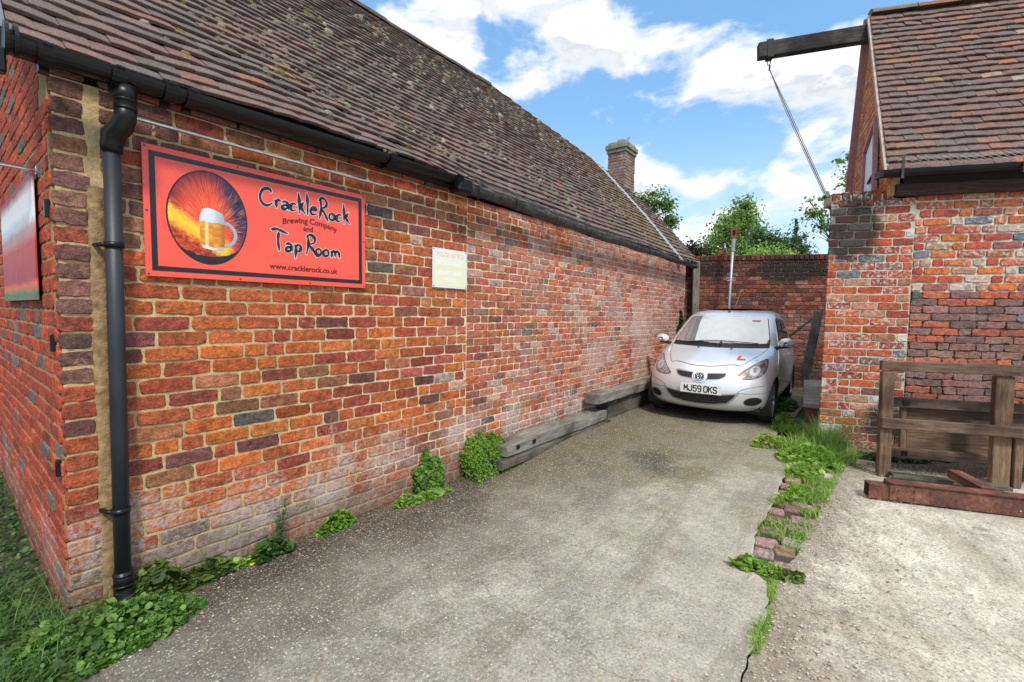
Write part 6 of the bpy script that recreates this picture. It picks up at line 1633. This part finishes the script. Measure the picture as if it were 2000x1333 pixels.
# dark ivy in the far corner
V, F, C = join(wallclump(1600, 8.0, 8.42, 1.25, .16, .022, 23, DK)); V = V + np.array((0, 0, .55)) * 0; plant_obj('corner_ivy', V, F, C, M_leaf, 'dark ivy climbing the far corner of the long wall behind the car', 'ivy')

# strip between the slabs
def strip(y0, y1, n, hmax, seed, widen=0.0, lo=.30):
    g = np.random.default_rng(seed); Y = g.uniform(y0, y1, n); u = g.random(n); X = b1(Y) - widen * .5 + (b2(Y) - b1(Y) + widen) * u
    d = vnoise(np.stack([X, Y, X * 0], -1), 6, seed); ok = d > lo; X, Y, d = X[ok], Y[ok], d[ok]; m_ = len(X)
    P = np.stack([X, Y, gz(X, Y) - .012 + 0 * X], 1); return blades(P, hmax * (.4 + .9 * d) * g.uniform(.5, 1, m_), g.uniform(.4, 1.3, m_), g.uniform(.0014, .0032, m_), LT, rg=g)
V, F, C = strip(1.2, 2.5, 5200, .034, 35, .045, .36); plant_obj('joint_grass', V, F, C, M_grass, 'short moss and grass in the open joint between the two slabs', 'grass', kind='stuff')
V, F, C = join(strip(2.72, 3.35, 1900, .045, 32, .05, .54), strip(3.3, 4.35, 6800, .055, 33, .06, .38)); plant_obj('short_grass', V, F, C, M_grass, 'short bright grass growing between the worn pavers', 'grass', kind='stuff')
V, F, C = join(mound(520, 1.46, 2.52, .16, .06, .04, .008, pal=LT, rot=-.4, tilt=1.0), mound(90, 1.38, 2.56, .10, .06, .05, .015, pal=LT, tilt=1.1), mound(90, 1.56, 2.45, .08, .05, .04, .013, pal=GREENS, tilt=1.1)); plant_obj('leafy_weed', V, F, C, M_leaf, 'flat rosette weed at the near end of the paver strip', 'weed')
V, F, C = join(mound(1100, 2.62, 3.98, .30, .14, .06, .013, pal=LT, rot=.8), mound(500, 2.2, 3.45, .16, .08, .04, .013, pal=LT, rot=.7)); plant_obj('leafy_weed', V, F, C, M_leaf, 'low bright leaves over the middle of the paver strip', 'weed')
def tuft(cx_, cy_, r, n, h0, h1, seed, pal, w=.003, lean=(.2, .9)):
    g = np.random.default_rng(seed); q = g.random(n) * 6.28; rr_ = r * g.random(n) ** .6; X = cx_ + rr_ * np.cos(q); Y = cy_ + rr_ * np.sin(q)
    return blades(np.stack([X, Y, gz(X, Y) - .01], 1), g.uniform(h0, h1, n), g.uniform(*lean, n), g.uniform(w * .5, w, n), pal, g, q + g.normal(0, .7, n))
G1_ = tuft(2.98, 4.40, .32, 900, .06, .22, 41, LT, .0045); G2_ = tuft(3.22, 4.55, .13, 260, .2, .42, 42, np.array([(.13, .25, .05), (.20, .33, .09)]), .0035, (.1, .6)); G3_ = mound(1300, 2.85, 4.30, .38, .24, .10, .014, pal=LT, rot=.5); G4_ = mound(520, 2.74, 4.72, .26, .14, .12, .011, pal=np.array([(.24, .34, .04), (.18, .30, .04)]), rot=.3)
V, F, C = join(G1_, G2_, G3_, G4_); plant_obj('grass_clump', V, F, C, M_grass, 'big bright clump of grass and leaves at the foot of the brick pier', 'grass')
# seed heads
g = np.random.default_rng(44); b = MB(); PS = []; NS = []
for i in range(16):
    a = g.uniform(-.9, .7); base = np.array((3.22 + g.normal(0, .05), 4.50 + g.normal(0, .04), .08)); h = g.uniform(.38, .58); le = g.uniform(.15, .42); d = np.array((math.cos(a), math.sin(a) * .3 - .3, 0))
    pts = [base + d * le * f ** 2 + UP * h * (f - .25 * f ** 3) for f in np.linspace(0, 1, 8)]; b.tube(pts, [.0016] * 8, 3, col=(.16, .24, .08, .5))
    for f in np.linspace(.78, 1.08, 16):
        PS.append(base + d * le * f ** 2 + UP * h * (f - .25 * f ** 3) + g.normal(0, .004, 3)); NS.append(g.normal(0, 1, 3))
Vs, Fs, Cs = leaves(np.array(PS), np.array(NS), np.full(len(PS), .0045), np.array([(.42, .36, .22), (.50, .45, .32)]), ell_=.45, lobes=4, rg=g)
b.add(Vs, Fs.tolist(), Cs); sh = b.build('seeding_grass', M_grass); tag(sh, 'arching grass stalks with pale seed heads beside the brick pier', 'grass')
V, F, C = mound(700, 3.62, 4.28, .32, .08, .09, .014, pal=DK, rot=-.2); plant_obj('leafy_weed', V, F, C, M_leaf, 'low dark weeds between the pier foot and the front frame', 'weed')
V, F, C = mound(420, 4.1, 4.33, .22, .08, .10, .024, pal=np.array([(.03, .09, .02), (.05, .13, .03)]), rot=-.2); plant_obj('leafy_weed', V, F, C, M_leaf, 'broad leaved weed growing in the shade inside the front frame', 'weed')
V, F, C = join(mound(1300, 3.35, 5.55, .42, .14, .13, .016, pal=LIME, rot=1.0), tuft(3.32, 5.2, .18, 300, .08, .22, 47, LT), mound(900, 4.1, 6.9, .7, .22, .10, .016, pal=DK, rot=1.0)); plant_obj('leafy_weed', V, F, C, M_leaf, 'bright weeds around the slab supports beyond the brick pier', 'weed')
# fallen leaves and litter
DR = np.array([(.22, .12, .05), (.16, .08, .04), (.30, .20, .09), (.10, .06, .04)])
n = 420; x = rng.uniform(.3, 3.2, n); y = -.03 - np.abs(rng.normal(0, .13, n)); W_ = FL.o[None] + FL.X[None] * x[:, None] + FL.Y[None] * y[:, None]; W_[:, 2] = gz(W_[:, 0], W_[:, 1]) + .009
V, F, C = leaves(W_, rng.normal(0, .25, (n, 3)) + UP, rng.uniform(.003, .011, n), DR, ell_=.55, lobes=5)
plant_obj('leaf_litter', V, F, C, M_leaf, 'dry brown leaf litter along the foot of the long wall', 'leaf litter', kind='stuff')
V, F, C = leaves(np.array([FL.w(.735, -.10, .012)]), np.array([(.2, -.5, 1.)]), np.array([.017]), np.array([(.75, .50, .02)]), ell_=.7)
plant_obj('fallen_leaf', V, F, C, M_leaf, 'single bright yellow fallen leaf on the concrete near the wall', 'leaf')
# loose chippings on the slabs
def chips(n, xf, yf, seed, label):
    g = np.random.default_rng(seed); Y = yf(g, n); X = xf(g, Y); ok = (X < 8); X, Y = X[ok], Y[ok]; n = len(X)
    P = np.stack([X, Y, gz(X, Y) + .006], 1); r = g.uniform(.0025, .0065, n) * np.where(g.random(n) < .05, 1.6, 1)
    V = []; 
    for k, (dx_, dy_, dz_) in enumerate([(1, 0, 0), (0, 1, 0), (-1, 0, 0), (0, -1, 0), (0, 0, .6)]):
        V.append(P + np.stack([dx_ * r * g.uniform(.6, 1.3, n), dy_ * r * g.uniform(.6, 1.3, n), dz_ * r], 1))
    V = np.stack(V, 1).reshape(-1, 3); f = np.array([(0, 1, 4), (1, 2, 4), (2, 3, 4), (3, 0, 4)]); F = (f[None] + (np.arange(n) * 5)[:, None, None]).reshape(-1, 3)
    pal = np.array([(.50, .45, .36), (.36, .24, .14), (.55, .52, .46), (.20, .15, .11), (.42, .30, .18), (.40, .18, .10)]); c = pal[g.choice(6, n, p=[.26, .24, .12, .22, .15, .01])]
    C = np.repeat(np.concatenate([c, g.random((n, 1))], 1), 5, 0); return plant_obj('loose_chippings', V, F, C, M_chip, label, 'stones', kind='stuff')
M_chip, t, bs = mat('stone_chip'); t.put(bs.inputs['Base Color'], t.attr('bc').outputs['Color']); bs.inputs['Roughness'].default_value = .8
def xdrive(g, Y):
    lo = np.where(Y < 2.12, -1.6, -1.975 + (Y - 1.986) * math.tan(R_(38)) + .05); return lo + (b1(Y) - .03 - lo) * g.random(len(Y)) ** 1.15
chips(3800, xdrive, lambda g, n: 1.3 + 5.2 * g.random(n) ** 1.5, 61, 'scattered pale gravel chips on the drive slab')
chips(3800, lambda g, Y: b2(Y) + .02 + np.abs(g.normal(0, .55, len(Y))), lambda g, n: 1.2 + 3.0 * g.random(n), 62, 'scattered brown gravel chips on the yard slab')

# ------------------------------------------------------------------ TREES
M_bark = simple('bark', (.10, .075, .055), .95, noise=.4, nscale=8, bump=.8)
M_tleaf = leaf_mat('tree_leaf', .4, .6)
def tree(name, label, base, blobs, n, leaf, pal, seed, cat='tree', airy=.42, group=None, trunk_r=.14, lobes=4, ell_=.6, limb=True):
    g = np.random.default_rng(seed); base = np.array(base, float); root = empty(name, tuple(base), 0, label, cat, group)
    vol = np.array([b_[3] ** 2 for b_ in blobs]); P = []; N = []
    for bl, sh in zip(blobs, vol / vol.sum()):
        m_ = int(n * sh * 2.2); d = g.normal(0, 1, (m_, 3)); d /= np.linalg.norm(d, axis=1)[:, None]; rr_ = bl[3] * np.minimum(np.abs(g.normal(0, .62, m_)) + .12, 1.45)[:, None] * (bl[4] if len(bl) > 4 else 1)
        lump = 1 + .35 * (vnoise(d, 2.2, seed) - .5)[:, None]
        p = np.array(bl[:3]) + d * rr_ * lump * np.array((1, 1, bl[5] if len(bl) > 5 else .85))
        k = vnoise(p, 1.6 / max(bl[3], .4) * .9, seed + 1) * .55 + vnoise(p, 4.5 / max(bl[3], .4), seed + 2) * .45
        ok = k > airy; P.append(p[ok]); N.append((d + g.normal(0, .9, (m_, 3)))[ok])
    P = np.concatenate(P)[:n * 3]; N = np.concatenate(N)[:n * 3] + UP * .3
    if len(P) > n: s_ = g.choice(len(P), n, False); P, N = P[s_], N[s_]
    V, F, C = leaves(P - base, N, leaf * g.lognormal(0, .3, len(P)), pal, ell_=ell_, lobes=lobes, rg=g); mk('crown', V, F, M_tleaf, root, False, C)
    cen = np.mean([b_[:3] for b_ in blobs], 0) - base; tp = MB(); hgt = max(cen[2] * .75, .5)
    tp.tube([(0, 0, -.1), (cen[0] * .1, 0, hgt * .35), (cen[0] * .35, cen[1] * .3, hgt)], [trunk_r, trunk_r * .8, trunk_r * .55], 9)
    T_ = tp.build('trunk', M_bark, root, smooth=True)
    for i, bl in enumerate(blobs[:9]):
        lb = MB(); e_ = np.array(bl[:3]) - base; s0 = np.array((cen[0] * .3, cen[1] * .25, hgt * (.6 + .3 * g.random()))); m_ = (s0 + e_) / 2 + g.normal(0, .1, 3) * bl[3]
        lb.tube([s0, m_, e_], [trunk_r * .45, trunk_r * .25, trunk_r * .08], 6)
        for j in range(5):
            q_ = e_ + g.normal(0, .5, 3) * bl[3]; lb.tube([m_ + (e_ - m_) * g.random(), q_], [trunk_r * .10, trunk_r * .03], 4)
        lb.build('limb', M_bark, root, smooth=True)
    return root
TG = np.array([(.12, .20, .065), (.17, .26, .08), (.20, .29, .10), (.09, .15, .05)]); TL = np.array([(.20, .30, .09), (.27, .38, .12), (.15, .22, .07)]); TD = np.array([(.055, .10, .04), (.08, .135, .055), (.11, .17, .07)]); TP = np.array([(.035, .028, .028), (.05, .035, .035), (.03, .035, .02)])
tree('broadleaf_tree', 'airy broadleaved tree just right of the chimney behind the mossy roof', (9.9, 30, 0), [(8.3, 30, 8.7, .6), (9.0, 30, 9.1, .65), (9.75, 30, 8.6, .6), (10.1, 30, 7.6, .55), (9.5, 30, 7.0, .55), (8.9, 30.3, 8.1, .6), (9.9, 30, 6.6, .45)], 4600, .085, TG, 101, airy=.50)
tree('dark_shrub', 'dark purple leaved shrub showing above the far end of the mossy roof', (7.3, 18, 0), [(6.9, 18, 4.1, .35), (7.15, 18, 3.85, .45), (7.4, 18, 3.5, .45), (7.1, 18, 3.2, .5)], 2400, .05, TP, 102, 'shrub', airy=.44, trunk_r=.06)
tree('broadleaf_tree', 'tall full green tree behind the back wall above the metal pole', (11.4, 24, 0), [(11.95, 24, 7.1, .62), (11.7, 24, 6.5, .8), (12.1, 24.2, 6.3, .7), (11.2, 24, 5.9, .9), (12.0, 24, 5.6, 1.0), (10.75, 24, 5.3, .8), (11.6, 24, 4.8, 1.1), (10.35, 24, 4.8, .75), (10.9, 24, 6.2, .55), (10.9, 24, 4.1, .9), (12.2, 24, 4.5, .9), (11.5, 24, 3.8, 1.1)], 15000, .075, TL, 103, airy=.44, trunk_r=.2)
tree('yew_tree', 'dark bushy evergreen between the full green tree and the pointed conifer', (11.2, 20, 0), [(10.5, 20, 5.0, .45), (10.75, 20, 4.8, .5), (11.2, 20, 4.7, .55), (11.5, 20, 4.5, .45), (10.9, 20, 4.1, .8), (11.4, 20, 3.9, .8), (10.4, 20, 4.3, .55), (11.1, 20, 3.3, .9)], 9000, .055, TD, 104, airy=.43)
tree('conifer_tree', 'narrow pointed dark conifer behind the right end of the back wall', (12.3, 20, 0), [(12.15, 20, 5.55, .10, 1, 2.2), (12.15, 20, 5.2, .20, 1, 1.6), (12.2, 20, 4.8, .34), (12.0, 20, 4.4, .42), (12.4, 20, 4.4, .45), (12.2, 20, 3.9, .62), (12.5, 20, 3.6, .6), (12.1, 20, 3.2, .8), (11.8, 20, 4.7, .14, 1, 1.8), (12.55, 20, 4.95, .12, 1, 1.8)], 6500, .05, TD, 105, airy=.40)
tree('garden_bush', 'pale green bush just above the coping of the back wall', (8.7, 16, 0), [(8.3, 16, 3.5, .45), (8.8, 16, 3.55, .5), (9.3, 16, 3.5, .45), (9.0, 16, 3.0, .7)], 3800, .045, TL * 1.25, 106, 'bush', airy=.36, trunk_r=.05)
tree('red_bush', 'small red leaved bush above the back wall at the left of the pole', (7.3, 16, 0), [(7.25, 16, 3.55, .18), (7.45, 16, 3.45, .20), (7.35, 16, 3.1, .35)], 900, .04, np.array([(.30, .07, .04), (.36, .12, .06), (.20, .10, .04)]), 107, 'bush', airy=.40, trunk_r=.04)
tree('birch_tree', 'thin leafy tree whose sprays show left and above the brick pier', (9.7, 12.6, 0), [(7.75, 12, 4.15, .34), (7.95, 12, 3.75, .26), (7.6, 12, 4.45, .16), (8.0, 12, 4.55, .18), (8.62, 12, 5.55, .20), (8.72, 12, 5.15, .28), (8.60, 12, 4.85, .18), (9.4, 12.5, 5.4, .6), (9.0, 12.5, 4.2, .6)], 3400, .040, TG, 108, airy=.46, trunk_r=.10)
# glasshouse roof peeking over the wall
GH = empty('glasshouse', (10.55, 15, 0), R_(-10), 'white glazed conservatory roof peeping over the right end of the back wall', 'glasshouse')
b = MB(); b.box((.8, .6, 1.55), (2.0, 1.6, 3.1)); b.build('wall', simple('pale_render', (.6, .6, .58), .8), GH)
M_gl = simple('roof_glass', (.35, .42, .45), .08, metal=.3)
b = MB(); b.prism([(-.3, 3.1), (2.0, 3.1), (.9, 3.95)], -.2, 1.4); b.build('glass_roof', M_gl, GH)
for k in range(6):
    f = k / 5; p0 = (-.3 + 1.2 * 0, -.2 + 1.6 * f, 3.12); MB().bar((-.32, -.2 + 1.6 * f, 3.11), (.9, -.2 + 1.6 * f, 3.97), .05, .05).build('glazing_bar', M_wht, GH)
